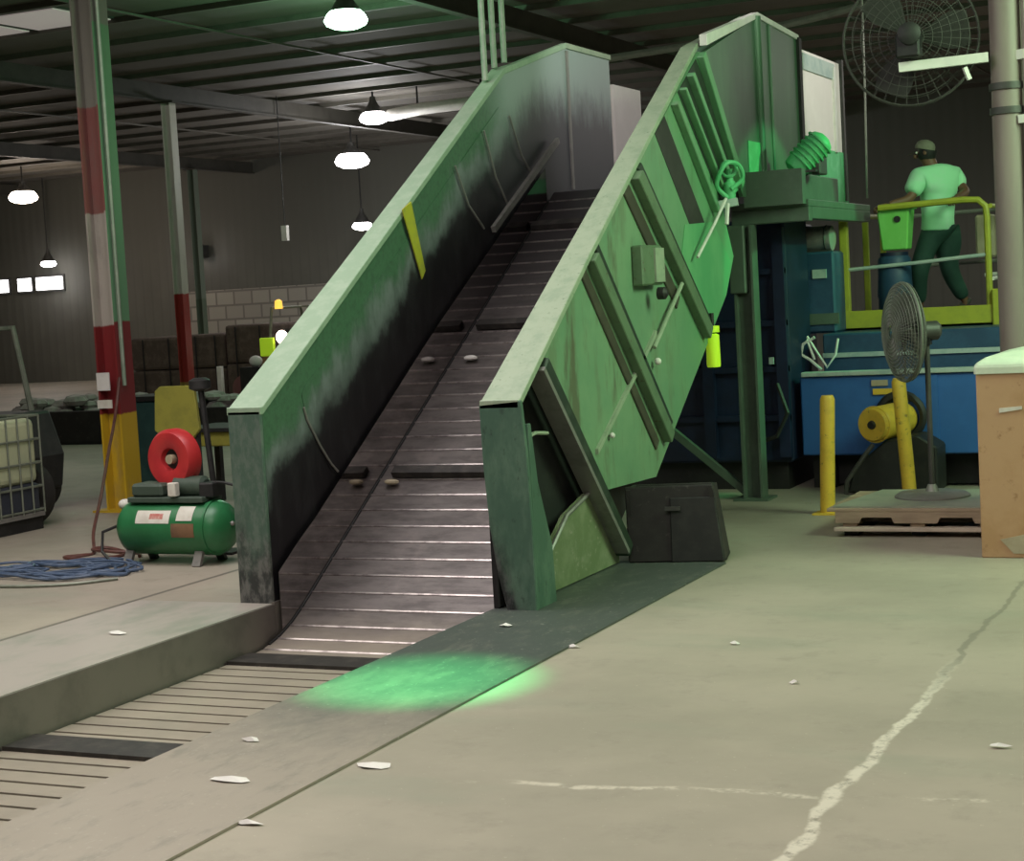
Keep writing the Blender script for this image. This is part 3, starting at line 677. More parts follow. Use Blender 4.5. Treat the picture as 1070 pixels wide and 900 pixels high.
MB().tube([(-3.95, 17.65, 1.90), (-2.62, 17.65, 1.92)], .018, 8).build('mid_rail', M['grey'], pl)
MB().tube([(-2.62, 16.03, 2.40), (-2.62, 17.65, 2.42)], .022, 8).build('top_rail', M['yellowg'], pl)
MB().tube([(-2.62, 16.03, 1.75), (-2.62, 17.65, 1.8)], .018, 8).build('mid_rail', M['white'], pl)
MB().tube([(-2.95, 17.6, 1.78), (-2.3, 17.6, 1.82)], .02, 8).build('mid_rail', M['white'], pl)
B(-2.62, -2.44, 15.95, 16.05, 1.28, 1.66).build('stair_stringer', M['yellowg'], pl, .01)

# lime bin on a blue stand, on the platform
bn = thing('lime_bin', 'lime green tapered bin hung on the platform rail', 'bin', (-3.48, 16.18, 2.02))
m = MB(); vs = []
for z, w, d_ in ((2.06, .115, .10), (2.44, .15, .13)):
    for a, b in ((-1,-1),(1,-1),(1,1),(-1,1)): vs.append((-3.50+a*w, 16.20+b*d_, z))
m.add(vs, [(3,2,1,0),(0,1,5,4),(1,2,6,5),(2,3,7,6),(3,0,4,7),(4,5,6,7)]); m.build('bin_body', M['lime'], bn, .012)
B(-3.67, -3.33, 16.06, 16.34, 2.43, 2.46).build('bin_rim', M['lime'], bn, .006)
MB().lathe((-3.46, 16.06, 2.34), (0, 1, 0), [(0, .03), (.03, .03)], 12).build('lock_knob', M['black'], bn)
sb = thing('blue_drum', 'dark blue drum under the lime bin on the platform', 'drum', (-3.53, 16.2, 1.42))
MB().lathe((-3.53, 16.20, 1.42), (0, 0, 1), [(0, .15), (.02, .16), (.2, .155), (.22, .165), (.4, .155), (.56, .15), (.6, .12)], 20).build('drum_body', M['bluedk'], sb)
MB().lathe((-3.53, 16.20, 2.0), (0, 0, 1), [(0, .13), (.04, .13)], 20).build('drum_lid', M['navy'], sb)
tag(B(-2.96, -2.78, 17.2, 17.4, 1.95, 2.36).build('tan_panel', M['tan'], None, .02), 'tan box hanging on the platform rail behind the worker', 'box')

# ------------------------------------------------------------------ worker
def skinmesh(name, pts, edg, rad, mat, parent, root=0, sub=2):
    c = Vector(pts[root])
    me = bpy.data.meshes.new(name); me.from_pydata([Vector(p)-c for p in pts], edg, []); me.update()
    o = bpy.data.objects.new(name, me); COL.objects.link(o)
    md = o.modifiers.new('skin', 'SKIN'); md.use_smooth_shade = True
    if not me.skin_vertices:
        bpy.context.view_layer.objects.active = o
    for i, r in enumerate(rad):
        r = (r, r) if not isinstance(r, tuple) else r
        me.skin_vertices[0].data[i].radius = r
        me.skin_vertices[0].data[i].use_root = (i == root)
    sm = o.modifiers.new('sub', 'SUBSURF'); sm.levels = sub; sm.render_levels = sub
    dg = bpy.context.evaluated_depsgraph_get(); dg.update()
    nm = bpy.data.meshes.new_from_object(o.evaluated_get(dg))
    o.modifiers.clear(); o.data = nm
    nm.materials.clear(); nm.materials.append(mat)
    for p in nm.polygons: p.use_smooth = True
    WL[o.name] = c
    if parent: o.parent = parent; o.location = c - WL[parent.name]
    else: o.location = c
    return o
man = thing('person', 'worker in pale green-lit tee, dark trousers and cap leaning on the platform rails', 'person', (-3.19, 16.55, 1.42))
MX, MY = -3.19, 16.55
def W(x, y, z): return (MX+x, MY+y, z)
pel = W(0, .02, 2.25)
spine, chest, neckb, headc = W(.01, .01, 2.44), W(.02, -.01, 2.64), W(-.02, -.03, 2.80), W(-.085, -.045, 2.945)
shL, elL, wrL = W(-.11, -.15, 2.72), W(-.19, -.27, 2.52), W(-.36, -.42, 2.475)
shR, elR, wrR = W(.14, .12, 2.72), W(.27, .03, 2.56), W(.22, -.22, 2.50)
hipL, knL, anL, toL = W(-.06, -.07, 2.18), W(-.17, -.12, 1.84), W(-.19, -.02, 1.50), W(-.31, .05, 1.455)
hipR, knR, anR, toR = W(.06, .08, 2.18), W(.08, .08, 1.83), W(.21, .20, 1.52), W(.08, .19, 1.455)
pts = [pel, spine, chest, neckb, headc, shL, elL, wrL, shR, elR, wrR, hipL, knL, anL, toL, hipR, knR, anR, toR, W(-.092, -.045, 3.0)]
edg = [(0,1),(1,2),(2,3),(3,4),(2,5),(5,6),(6,7),(2,8),(8,9),(9,10),(0,11),(11,12),(12,13),(13,14),(0,15),(15,16),(16,17),(17,18),(4,19)]
rad = [(.10,.09),(.10,.08),(.10,.09),(.062,.062),(.092,.082),.05,.046,.034,.05,.046,.034,.075,.055,.042,.036,.075,.055,.042,.036,(.075,.07)]
body = skinmesh('body', pts, edg, rad, M['skinp'], man)
# face: nose, ears, eyes
hd = Vector(headc); fd = Vector((-.93, -.12, -.28)).normalized()
MB().ball(hd + fd*.088 + Vector((0, 0, .0)), .018, (1.2, .8, 1.3)).build('nose', M['skinp'], man)
side = fd.cross(Vector((0, 0, 1))).normalized()
for sg in (-1, 1):
    MB().ball(hd + side*sg*.078 + Vector((.01, 0, 0)), .026, (.8, .45, 1.2)).build('ear', M['skinp'], man)
    MB().ball(hd + fd*.076 + side*sg*.032 + Vector((0, 0, .03)), .011).build('eye', M['white'], man)
# hands with fingers wrapped over the rails
def hand(w, d, parent):
    w = Vector(w); d = Vector(d).normalized(); sd = d.cross(Vector((0, 0, 1))).normalized()
    pts = [w, w + d*.05, w + d*.085]; edg = [(0,1),(1,2)]; rad = [.028, (.036,.02), (.036,.018)]
    for i, (o, l) in enumerate(((-.030, .9), (-.010, 1.0), (.010, .96), (.030, .78))):
        b = w + d*.085 + sd*o; k = len(pts)
        pts += [b + d*.02*l, b + d*.05*l + Vector((0, 0, -.012)), b + d*.06*l + Vector((0, 0, -.038)), b + d*.045*l + Vector((0, 0, -.058))]
        edg += [(2, k), (k, k+1), (k+1, k+2), (k+2, k+3)]; rad += [.010, .0095, .009, .008]
    k = len(pts); b = w + d*.03
    pts += [b + sd*.045 + Vector((0, 0, -.01)), b + sd*.058 + d*.03 + Vector((0, 0, -.03)), b + sd*.05 + d*.05 + Vector((0, 0, -.05))]
    edg += [(1, k), (k, k+1), (k+1, k+2)]; rad += [.012, .011, .009]
    return skinmesh('hand', pts, edg, rad, M['skinp'], parent, 0, 1)
hand(wrL, (-.75, -.6, -.1), man); hand(wrR, (-.1, -1, -.1), man)
# clothing
skinmesh('tee_shirt', [W(0, .01, 2.22), W(.005, .01, 2.40), W(.015, 0, 2.58), W(0, -.015, 2.72), W(-.025, -.035, 2.815), W(-.12, -.16, 2.715), W(-.185, -.25, 2.56), W(.15, .13, 2.715), W(.245, .06, 2.60)],
         [(0,1),(1,2),(2,3),(3,4),(3,5),(5,6),(3,7),(7,8)], [(.20,.175),(.195,.165),(.21,.175),(.17,.15),(.085,.085),.105,.085,.105,.085], M['shirt'], man, 1)
skinmesh('trousers', [W(0, .01, 2.28), W(0, .02, 2.18), hipL, knL, W(-.19, -.025, 1.54), hipR, knR, W(.195, .19, 1.56)],
         [(0,1),(1,2),(2,3),(3,4),(1,5),(5,6),(6,7)], [(.165,.15),(.17,.155),.115,.092,.07,.115,.092,.07], M['trouser'], man, 1)
for a, t_ in ((anL, toL), (anR, toR)):
    a = Vector(a); t_ = Vector(t_)
    skinmesh('boot', [a + Vector((0, 0, .06)), a + Vector((0, .01, -.02)), (a+t_)/2 + Vector((0, 0, -.01)), t_ + Vector((0, -.02, .008))], [(0,1),(1,2),(2,3)], [.055, .052, (.048,.045), (.042,.036)], M['boot'], man, 1, 1)
cp = MB(); cp.lathe(hd + Vector((.004, 0, .035)), Vector((.22, 0, 1)), [(.0, .093), (.03, .092), (.06, .078), (.08, .05), (.09, .01)], 18)
cp.add([tuple(hd + fd*.07 + side*.06 + Vector((0,0,.04))), tuple(hd + fd*.07 - side*.06 + Vector((0,0,.04))), tuple(hd + fd*.16 - side*.045 + Vector((0,0,.035))), tuple(hd + fd*.16 + side*.045 + Vector((0,0,.035)))], [(0,1,2,3)])
cp.build('cap', M['cap'], man)
hr = MB(); hr.lathe(hd + Vector((.02, .0, -.02)), Vector((.2, 0, 1)), [(-.05, .06), (-.02, .086), (.05, .089)], 16); hr.build('hair', M['black'], man)

# ------------------------------------------------------------------ bollards, pallet, fan, gaylord box
for (x, y, lean, h, lab) in ((-3.50, 13.32, .035, .93, 'yellow steel bollard left of the yellow motor, nearest the conveyor'), (-3.02, 14.12, -.06, 1.0, 'yellow steel bollard behind the pallet, right of the yellow motor')):
    b = thing('bollard', lab, 'bollard', (x, y, 0), 'yellow bollards in front of the baler')
    MB().tube([(x, y, 0), (x+lean*.5, y, h*.5), (x+lean, y, h-.03), (x+lean, y, h)], .058, 16, rs=[.058, .058, .058, .045]).build('bollard_post', M['yellow'], b)
    B(x-.1, x+.1, y-.1, y+.1, 0, .012).build('base_plate', M['yellow'], b)
pa = thing('pallet', 'wooden pallet topped with a grey slip sheet under the pedestal fan', 'pallet', (-2.55, 12.6, 0))
PX0, PX1, PY0, PY1 = -3.14, -1.98, 12.14, 13.16
for k in range(6):
    y = PY0 + .085 + k*(PY1-PY0-.17)/5
    B(PX0-.06, PX1, y-.075, y+.075, .175, .20).build('deck_board', M['wood'], pa, .004)
for k, y in enumerate((PY0+.03, (PY0+PY1)/2, PY1-.03)):
    m = MB()
    prof = [(PX0, .095), (PX0+.17, .095), (PX0+.19, .135), (PX0+.40, .135), (PX0+.42, .095), (PX0+.72, .095), (PX0+.74, .135), (PX0+.96, .135), (PX0+.98, .095), (PX1, .095), (PX1, .175), (PX0, .175)]
    m.prism(prof, y-.02, y+.02, 1); m.build('stringer', M['wood'], pa)
for y in (PY0+.02, (PY0+PY1)/2, PY1-.05): B(PX0+.0, PX1, y-.06, y+.06, .042, .068).build('bottom_board', M['woodpale'], pa, .003)
for x in (PX0+.1, (PX0+PX1)/2, PX1-.1):
    B(x-.05, x+.05, PY0+.03, PY1-.03, .068, .095).build('spacer_block', M['wood'], pa)
    B(x-.05, x+.05, PY0+.06, PY1-.06, 0, .042).build('skid_block', M['black'], pa)
tag(MB().prism([(PX0-.02, PY0+.04), (PX1-.02, PY0+.02), (PX1, PY1-.02), (PX0+.12, PY1-.02)], .201, .212, 2).build('slip_sheet', M['sheet']), 'grey green slip sheet lying on the wooden pallet', 'sheet')

def fan(root, c, nrm, R, dep, blades, wires=44, rings=9, wm='wire'):
    c = Vector(c); n = Vector(nrm).normalized(); u = n.orthogonal().normalized(); w = n.cross(u)
    g = MB()
    for sgn in (1, -1):
        for k in range(rings):
            rr = R*(k+1.5)/(rings+.5); off = dep/2*(1-(rr/R)**3*.75)
            g.ring(c + n*off*sgn, n, rr, .0035, 40, 4)
        for k in range(wires):
            a = 2*PI*k/wires; e = u*math.cos(a) + w*math.sin(a)
            g.tube([c + e*R*t + n*sgn*dep/2*(1-t**3*.75) for t in (.15, .5, .8, 1.0)], .0028, 4)
    g.ring(c, n, R, .012, 40, 6)
    g.build('guard', M[wm], root)
    for k in range(blades):
        a0 = 2*PI*k/blades + .4; b = MB(); vs = []
        for i in range(7):
            t = i/6; rr = R*(.16+.74*t); half = .22+.28*math.sin(PI*min(1, t*.75+.15))
            for sg in (-1, 1):
                a = a0 + sg*half*.9; vs.append(c + (u*math.cos(a)+w*math.sin(a))*rr + n*(sg*.035*(1-.3*t)))
        b.add(vs, [(2*i, 2*i+1, 2*i+3, 2*i+2) for i in range(6)], True); b.build('blade', M['blade2' if wm == 'wire2' else 'wire'], root)
    MB().lathe(c - n*.04, n, [(0, R*.17), (.07, R*.17), (.10, R*.08)], 18).build('hub', M['black' if wm == 'wire2' else 'dkgrey'], root)
pf = thing('pedestal_fan', 'grey pedestal fan turned sideways standing on the wooden pallet', 'fan', (-2.54, 12.75, .212))
FX, FY = -2.56, 12.72
MB().lathe((FX, FY, .213), (0, 0, 1), [(0, .27), (.012, .27), (.03, .24), (.04, .05), (.09, .03)], 32).build('base', M['grey'], pf)
MB().tube([(FX, FY, .25), (FX, FY, 1.34)], .02, 10).build('pole', M['dkgrey'], pf)
fn = Vector((-.84, -.54, 0)).normalized(); fc = Vector((FX-.02, FY, 1.42)) + fn*.15
fan(pf, fc, fn, .355, .2, 5, 72, 13)
MB().lathe(Vector((FX+.0, FY, 1.42)) - fn*.10, fn, [(0, .05), (.02, .07), (.16, .07), (.18, .04)], 16).build('motor', M['dkgrey'], pf)
MB().bar((FX, FY, 1.32), (FX, FY, 1.40), .06, .08).build('tilt_bracket', M['black'], pf)

gb = thing('gaylord_box', 'tall worn brown cardboard bulk box with a pale liner at right edge', 'box', (-1.4, 11.85, 0))
GX0, GX1, GY0, GY1, GZ = -1.97, -.82, 11.28, 12.42, 1.24
m = MB(); m.box(GX0, GX1, GY0, GY0+.02, 0, GZ); m.build('front_side', M['cardboard'], gb, .006)
B(GX0, GX1, GY1-.02, GY1, 0, GZ).build('back_side', M['cardboard'], gb)
B(GX0, GX0+.02, GY0+.02, GY1-.02, 0, GZ).build('left_side', M['cardboard'], gb)
B(GX1-.02, GX1, GY0+.02, GY1-.02, 0, GZ).build('right_side', M['cardboard'], gb)
B(GX0+.02, GX1-.02, GY0+.02, GY1-.02, 0, .02).build('bottom', M['cardboard'], gb)
m = MB(); vs = []
for (ins, z) in ((-.012, GZ-.06), (-.012, GZ), (.05, GZ+.04), (.2, GZ+.07), (.4, GZ+.08)):
    for a, b in ((GX0+ins, GY0+ins), (GX1-ins, GY0+ins), (GX1-ins, GY1-ins), (GX0+ins, GY1-ins)): vs.append((a, b, z))
fs = [(i*4+k, i*4+(k+1) % 4, i*4+4+(k+1) % 4, i*4+4+k) for i in range(4) for k in range(4)] + [(16, 17, 18, 19)]
m.add(vs, fs); m.build('liner', M['liner'], gb, .02, 2)
MB().prism([(GX0+.12, .12), (GX0+.2, .03), (GX1, .03), (GX1, .2), (GX0+.4, .18)], GY0-.008, GY0-.001, 1).build('torn_patch', M['tan'], gb)
MB().prism([(GX0+.14, .93), (GX0+.28, .95), (GX0+.28, .97), (GX0+.14, .96)], GY0-.008, GY0-.001, 1).build('label', M['label'], gb)

# ------------------------------------------------------------------ columns
def hcol(x, y, mat, lab, top, w=.24, extra=True):
    t = thing('steel_column', lab, 'column', (x, y, 0), 'building columns')
    m = MB(); m.box(x-w/2, x-w/2+.018, y-w/2, y+w/2, .0, top); m.box(x+w/2-.018, x+w/2, y-w/2, y+w/2, .0, top); m.box(x-w/2+.018, x+w/2-.018, y-.012, y+.012, 0, top)
    m.build('column_shaft', mat, t)
    if mat is M['colA']: B(x+w/2+.001, x+w/2+.006, y-w/2, y+w/2, .0, top-.03).build('green_lit_face', M['colAg'], t)  # thin plate coloured as the column side under green light
    B(x-w*.9, x+w*.9, y-w*.9, y+w*.9, 0, .02).build('base_plate', mat, t)
    B(x-w, x+w, y-w*.7, y+w*.7, top-.03, top).build('cap_plate', M['girder'], t)
    return t
c1 = hcol(-10.41, 13.51, M['colA'], 'red, white and yellow painted steel column behind the green compressor', CEIL-.40)
B(-10.53, -10.38, 13.375, 13.385, 1.16, 1.33).build('paper_notice', M['white'], c1); B(-10.54, -10.37, 13.375, 13.385, .99, 1.07).build('paper_notice', M['label'], c1)
MB().tube([(-10.24, 13.42, 1.2), (-10.24, 13.42, CEIL-.6)], .02, 6).build('conduit', M['pipegreen'], c1)
hcol(-18.66, 26.3, M['colB'], 'distant white over red column behind the yellow board', CEIL-.40, .19)
hcol(-26.98, 38.9, M['colC'], 'farthest thin grey green column near the brown bales', CEIL-.40, .2)
hcol(-35.4, 38.9, M['colC'], 'thin dark column standing far off under the bright windows', CEIL-.40, .2)
cr = thing('steel_column', 'round pinkish grey column at right with a clamped fan arm', 'column', (-2.05, 13.5, 0), 'building columns')
MB().lathe((-2.05, 13.5, 0), (0, 0, 1), [(0, .118), (CEIL-.40, .118)], 24).build('column_shaft', M['colD'], cr)
for z in (3.16, 2.98): MB().lathe((-2.05, 13.5, z), (0, 0, 1), [(0, .119), (.0, .135), (.05, .135), (.05, .119)], 24).build('clamp', M['dkgrey'], cr)
MB().tube([(-1.90, 13.42, 1.2), (-1.90, 13.42, CEIL-.7)], .025, 8).build('conduit', M['colD'], cr)
B(-2.25, -1.85, 13.3, 13.7, 0, .02).build('base_plate', M['colD'], cr)

wf = thing('column_fan', 'round wire guard fan held out from the round column on a white arm', 'fan', (-2.72, 13.42, 3.05))
fc = Vector((-2.735, 13.42, 3.60)); fn = Vector((.16, -.98, .05)).normalized()
fan(wf, fc, fn, .50, .2, 3, 36, 7, 'wire2')
MB().lathe(fc + fn*.10, fn, [(0, .06), (.01, .085), (.16, .085), (.18, .05)], 16).build('motor', M['black'], wf)
MB().box(fc.x-.07, fc.x+.11, 13.18, 13.30, 3.44, 3.62).build('motor_box', M['black'], wf, .015)
MB().bar((-2.80, 13.27, 3.38), (-2.16, 13.37, 3.40), .05, .07).build('arm', M['white'], wf)
MB().bar((-2.33, 13.34, 3.34), (-2.30, 13.36, 3.25), .03, .03).build('arm_hook', M['white'], wf)
MB().bar((-1.96, 13.44, 3.4), (-1.5, 13.28, 3.44), .05, .07).build('wall_arm', M['white'], cr)
MB().bar((-1.96, 13.42, 2.93), (-1.5, 13.32, 2.95), .05, .06).build('wall_arm', M['white'], cr)
tag(MB().tube([(-4.00, 17.25, 2.6), (-3.97, 17.2, 3.6), (-3.95, 17.2, CEIL)], .012, 6).build('hanging_cable', M['grey']), 'thin grey cable hanging from the roof beside the white hopper', 'cable')

# ------------------------------------------------------------------ compressor
cmp_ = thing('air_compressor', 'green horizontal tank air compressor with a red belt guard', 'compressor', (-7.73, 10.6, 0))
TX, TY, TZ, TR = -7.73, 10.62, .27, .205
tank = MB().lathe((TX-.5, TY, TZ), (1, 0, 0), [(.03, .02), (.04, .08), (.07, .15), (.11, .19), (.16, TR), (.86, TR), (.92, .19), (.97, .15), (1.0, .08), (1.01, .02)], 32).build('tank', M['comp'], cmp_)
MB().lathe((TX+.36, TY, TZ), (1, 0, 0), [(0, TR), (0, TR+.004), (.02, TR+.004), (.02, TR)], 32).build('weld_band', M['comp'], tank)
MB().ball((TX+.515, TY-.02, TZ+.03), .018).build('drain_plug', M['grey'], tank)
def tlabel(x0, x1, a0, a1, mat):
    m = MB(); vs = []; n = 6; R = TR+.003
    for i in range(n+1):
        a = a0+(a1-a0)*i/n
        for x in (x0, x1): vs.append((x, TY-R*math.cos(a), TZ+R*math.sin(a)))
    m.add(vs, [(2*i, 2*i+1, 2*i+3, 2*i+2) for i in range(n)], True); m.build('tank_label', mat, tank)
tlabel(TX-.22, TX+.08, .25, .75, M['label']); tlabel(TX-.10, TX+.02, .40, .62, M['labelred']); tlabel(TX+.14, TX+.28, .35, .95, M['label']); tlabel(TX+.10, TX+.30, -.25, .25, M['rust'])
for x in (TX-.34, TX+.28):
    for sg in (-1, 1):
        MB().bar((x, TY+sg*.10, .13), (x, TY+sg*.17, 0.0), .07, .03).build('foot', M['grey'] if sg < 0 else M['compdk'], cmp_)
B(TX-.33, TX+.34, TY-.13, TY+.13, TZ+TR-.01, TZ+TR+.03).build('motor_plate', M['compdk'], cmp_, .005)
B(TX-.30, TX-.02, TY-.12, TY+.10, TZ+TR+.03, TZ+TR+.13).build('pump_cover', M['compdk'], cmp_, .02)
MB().lathe((TX+.02, TY, TZ+TR+.10), (1, 0, 0), [(0, .05), (.02, .075), (.26, .075), (.28, .05)], 18).build('motor', M['compdk'], cmp_)
B(TX+.06, TX+.13, TY-.16, TY-.10, TZ+TR+.04, TZ+TR+.14).build('pressure_switch', M['label'], cmp_, .006)
B(TX+.28, TX+.40, TY-.08, TY+.06, TZ+TR+.02, TZ+TR+.13).build('switch_box', M['black'], cmp_, .01)
gd = MB().lathe((TX+.0, TY+.06, .775), (-.12, -1, 0), [(-.05, .07), (-.05, .20), (-.03, .225), (.05, .225), (.085, .20), (.09, .14), (.07, .085), (.02, .07)], 40, False).build('belt_guard', M['red'], cmp_)
MB().lathe((TX, TY+.04, .775), (-.12, -1, 0), [(0, .085), (.01, .085)], 20).build('flywheel_web', M['black'], gd)
MB().lathe((TX, TY+.04, .775), (-.12, -1, 0), [(0, .035), (.06, .035)], 14).build('flywheel_hub', M['tan'], gd)
MB().ball((TX-.42, TY-.04, TZ+TR-.03), .05, (1, 1, .8)).build('air_filter', M['label'], cmp_)
MB().tube([(TX+.36, TY, .60), (TX+.46, TY-.02, .60), (TX+.62, TY-.02, .57), (TX+.70, TY, .52)], .012, 6).build('outlet_pipe', M['black'], cmp_)
MB().tube([(TX-.44, TY-.05, .30), (TX-.60, TY-.10, .24), (TX-.58, TY-.15, .10), (TX-.46, TY-.2, .03), (TX-.36, TY-.2, .02)], .012, 6).build('drain_hose', M['black'], cmp_)
tag(MB().tube(smooth([(-10.25, 13.36, 1.28), (-10.21, 13.2, .92), (-9.86, 12.6, .60), (-9.41, 11.9, .34), (-9.0, 11.25, .13), (-8.77, 10.95, .013), (-8.75, 10.82, .013), (-8.86, 10.7, .013), (-8.62, 10.62, .013), (-8.42, 10.72, .013), (-8.46, 10.95, .013), (-8.72, 11.05, .035), (-8.76, 10.92, .04), (-8.50, 10.86, .034), (-8.34, 10.94, .013), (-8.22, 10.80, .013)], 4), .014, 6).build('air_hose', M['hosered']), 'thin red brown hose drooping from the painted column to a small loop on the floor', 'hose')
# blue hose pile
hp = []
rnd = random.Random(3)
a = 0
while a < 2*PI*9:
    r_ = .18 + .30*rnd.random() + .12*math.sin(a*.37)
    hp.append((-8.42 + r_*1.35*math.cos(a), 10.10 + r_*.75*math.sin(a), .014 + .03*rnd.random())); a += .5
hp += [(-8.0, 10.12, .014), (-7.86, 10.16, .014), (-7.78, 10.2, .014)]
tag(MB().tube(smooth(hp, 3), .011, 6).build('water_hose', M['hoseblue']), 'tangled pile of blue hose on the floor at the left', 'hose')
tag(MB().tube(smooth([(-9.3, 9.70, .012), (-8.9, 9.54, .012), (-8.4, 9.46, .012), (-7.95, 9.58, .012), (-7.7, 9.85, .012)], 4), .012, 6).build('water_hose', M['cage']), 'single pale grey hose curving in front of the blue hose pile', 'hose')

# stand pole behind the compressor
sp = thing('pole_stand', 'thin black pole stand with a dark head behind the compressor', 'stand', (-7.60, 11.1, 0))
MB().tube([(-7.66, 11.1, .02), (-7.76, 11.1, 1.28)], .024, 8).build('pole', M['black'], sp)
MB().lathe((-7.765, 11.1, 1.25), (0, 0, 1), [(0, .04), (.02, .085), (.08, .085), (.10, .05)], 14).build('head', M['black'], sp)
B(-7.74, -7.50, 10.98, 11.22, 0, .02).build('base', M['black'], sp)
# yellow board and low yellow cart behind
yb = thing('yellow_board', 'faded yellow square board on dark legs behind the red belt guard', 'board', (-9.4, 13.0, 0))
m = MB(); m.prism([(-9.61, .80), (-9.58, 1.16), (-9.52, 1.20), (-9.20, 1.20), (-9.15, 1.16), (-9.12, .80), (-9.2, .72), (-9.5, .72)], 12.98, 13.02, 1); m.build('board_panel', M['olive'], yb, .006)
for x in (-9.52, -9.2): B(x-.03, x+.03, 13.02, 13.07, 0, 1.0).build('leg', M['black'], yb)
yc = thing('yellow_cart', 'low yellow and black steel cart beyond the compressor', 'cart', (-9.05, 13.9, 0))
B(-9.85, -9.0, 13.7, 14.3, .58, .72).build('deck', M['olive'], yc, .01)
B(-9.88, -8.97, 13.66, 14.34, .72, .755).build('top_rim', M['black'], yc)
for x in (-9.78, -9.07):
    for y in (13.78, 14.22): B(x-.03, x+.03, y-.03, y+.03, 0, .58).build('leg', M['black'], yc)
tl = thing('teal_crate', 'dark teal crate on the floor behind the painted column', 'crate', (-11.25, 15.25, 0))
B(-11.5, -11.0, 15.0, 15.5, 0, .95).build('crate_body', worn('teal', (.02, .06, .055), (.03, .08, .07), 5, .6), tl, .02)
B(-11.52, -10.98, 14.98, 15.52, .95, 1.0).build('crate_rim', M['black'], tl)

# ------------------------------------------------------------------ IBC tote
ib = thing('bulk_liquid_tote', 'caged cream plastic liquid tote at the left edge', 'tote', (-10.9, 11.8, 0))
IX0, IX1, IY0, IY1 = -11.56, -10.36, 11.3, 12.3
B(IX0+.02, IX1-.02, IY0+.02, IY1-.02, .42, 1.0).build('bottle', M['ibc'], ib, .06, 3)
B(IX0+.02, IX1-.02, IY0+.02, IY1-.02, .16, .42).build('bottle_lower', M['ibcdark'], ib, .03, 2)
B(IX0, IX1, IY0, IY1, .12, .16).build('base_tray', M['grey'], ib)
for x in (IX0+.1, (IX0+IX1)/2, IX1-.1): B(x-.07, x+.07, IY0, IY1, 0, .12).build('pallet_foot', M['black'], ib)
cg = MB()
for k in range(8):
    t = k/7; x = IX0+(IX1-IX0)*t; y = IY0+(IY1-IY0)*t
    for yy in (IY0, IY1): cg.tube([(x, yy, .15), (x, yy, 1.02)], .009, 6)
    for xx in (IX0, IX1): cg.tube([(xx, y, .15), (xx, y, 1.02)], .009, 6)
for z in (.18, .39, .60, .81, 1.02): cg.tube([(IX0, IY0, z), (IX1, IY0, z), (IX1, IY1, z), (IX0, IY1, z)], .011, 6, True)
cg.build('cage', M['cage'], ib)
MB().lathe((-10.9, 11.8, 1.0), (0, 0, 1), [(0, .1), (.05, .1)], 18).build('cap', M['black'], ib)

ti = thing('spare_tire', 'worn black tire standing behind the right corner of the caged tote', 'tire', (-10.7, 12.5, 0))
MB().lathe((-10.70, 12.36, .30), (0, 1, 0), [(.02, .17), (0, .2), (0, .26), (.03, .30), (.15, .30), (.18, .26), (.18, .2), (.16, .17)], 28, False).build('tire_body', M['tire'], ti)
MB().lathe((-10.70, 12.40, .30), (0, 1, 0), [(0, .17), (.03, .16), (.05, .06), (.08, .05)], 20).build('wheel_rim', M['black'], ti)
# ------------------------------------------------------------------ forklifts
def forklift(loc, label, body, w=1.05, head=None, guard=1.86):
    x, y, z = loc; t = thing('forklift', label, 'forklift', loc)
    m = MB(); m.prism([(y-.9, .22), (y-.95, .55), (y-.8, .98), (y-.1, .98), (y+.1, .62), (y+.7, .62), (y+.85, .9), (y+.95, .9), (y+.95, .22)], x-w/2+.05, x+w/2-.05); m.build('chassis', body, t, .03, 2)
    for (yy, r) in ((y-.6, .24), (y+.6, .29)):
        for sx in (-1, 1):
            wh = MB().lathe((x+sx*(w/2-.16), yy, r), (sx, 0, 0), [(0, r*.6), (0, r*.95), (.02, r), (.15, r), (.17, r*.95), (.17, r*.6)], 24).build('wheel', M['tire'], t)
            MB().lathe((x+sx*(w/2-.14), yy, r), (sx, 0, 0), [(0, r*.6), (.14, r*.55), (.15, r*.2)], 16).build('wheel_hub', M['grey'], wh)
    for sx in (-1, 1):
        MB().tube([(x+sx*(w/2-.1), y-.62, .95), (x+sx*(w/2-.14), y-.50, guard), (x+sx*(w/2-.14), y+.55, guard), (x+sx*(w/2-.1), y+.85, .85)], .03, 8).build('guard_post', M['cage'], t)
    for k in range(5): MB().bar((x-w/2+.12, y-.45+k*.24, guard), (x+w/2-.12, y-.45+k*.24, guard), .04, .03).build('guard_bar', M['cage'], t)
    for sx in (-1, 1): B(x+sx*.28-.05, x+sx*.28+.05, y+.97, y+1.07, .05, 2.0).build('mast_rail', M['black'], t)
    B(x-.45, x+.45, y+1.07, y+1.11, .1, .55).build('fork_carriage', M['black'], t)
    for sx in (-1, 1): B(x+sx*.25-.05, x+sx*.25+.05, y+1.11, y+2.0, .05, .09).build('fork', M['black'], t)
    B(x-.25, x+.25, y-.35, y+.1, .98, 1.06).build('seat', M['black'], t, .03); B(x-.25, x+.25, y-.42, y-.34, 1.02, 1.45).build('seat_back', M['black'], t, .03)
    MB().ring((x, y+.42, 1.12), (0, -.8, .5), .16, .015, 20).build('steering_wheel', M['black'], t)
    if head:
        MB().lathe((x+.1, y-.97, guard-.55), (0, -1, 0), [(0, .03), (.04, .13), (.06, .12)], 16).build('work_lamp', M['headlamp'], t)
        MB().lathe((x-.25, y-.5, guard-.02), (0, 0, 1), [(0, .08), (.15, .07), (.18, .02)], 12).build('beacon', M['beacon'], t)
        B(x-.42, x-.1, y-1.0, y-.93, .95, 1.3).build('hi_vis_panel', M['hivis'], t, .02)
    return t
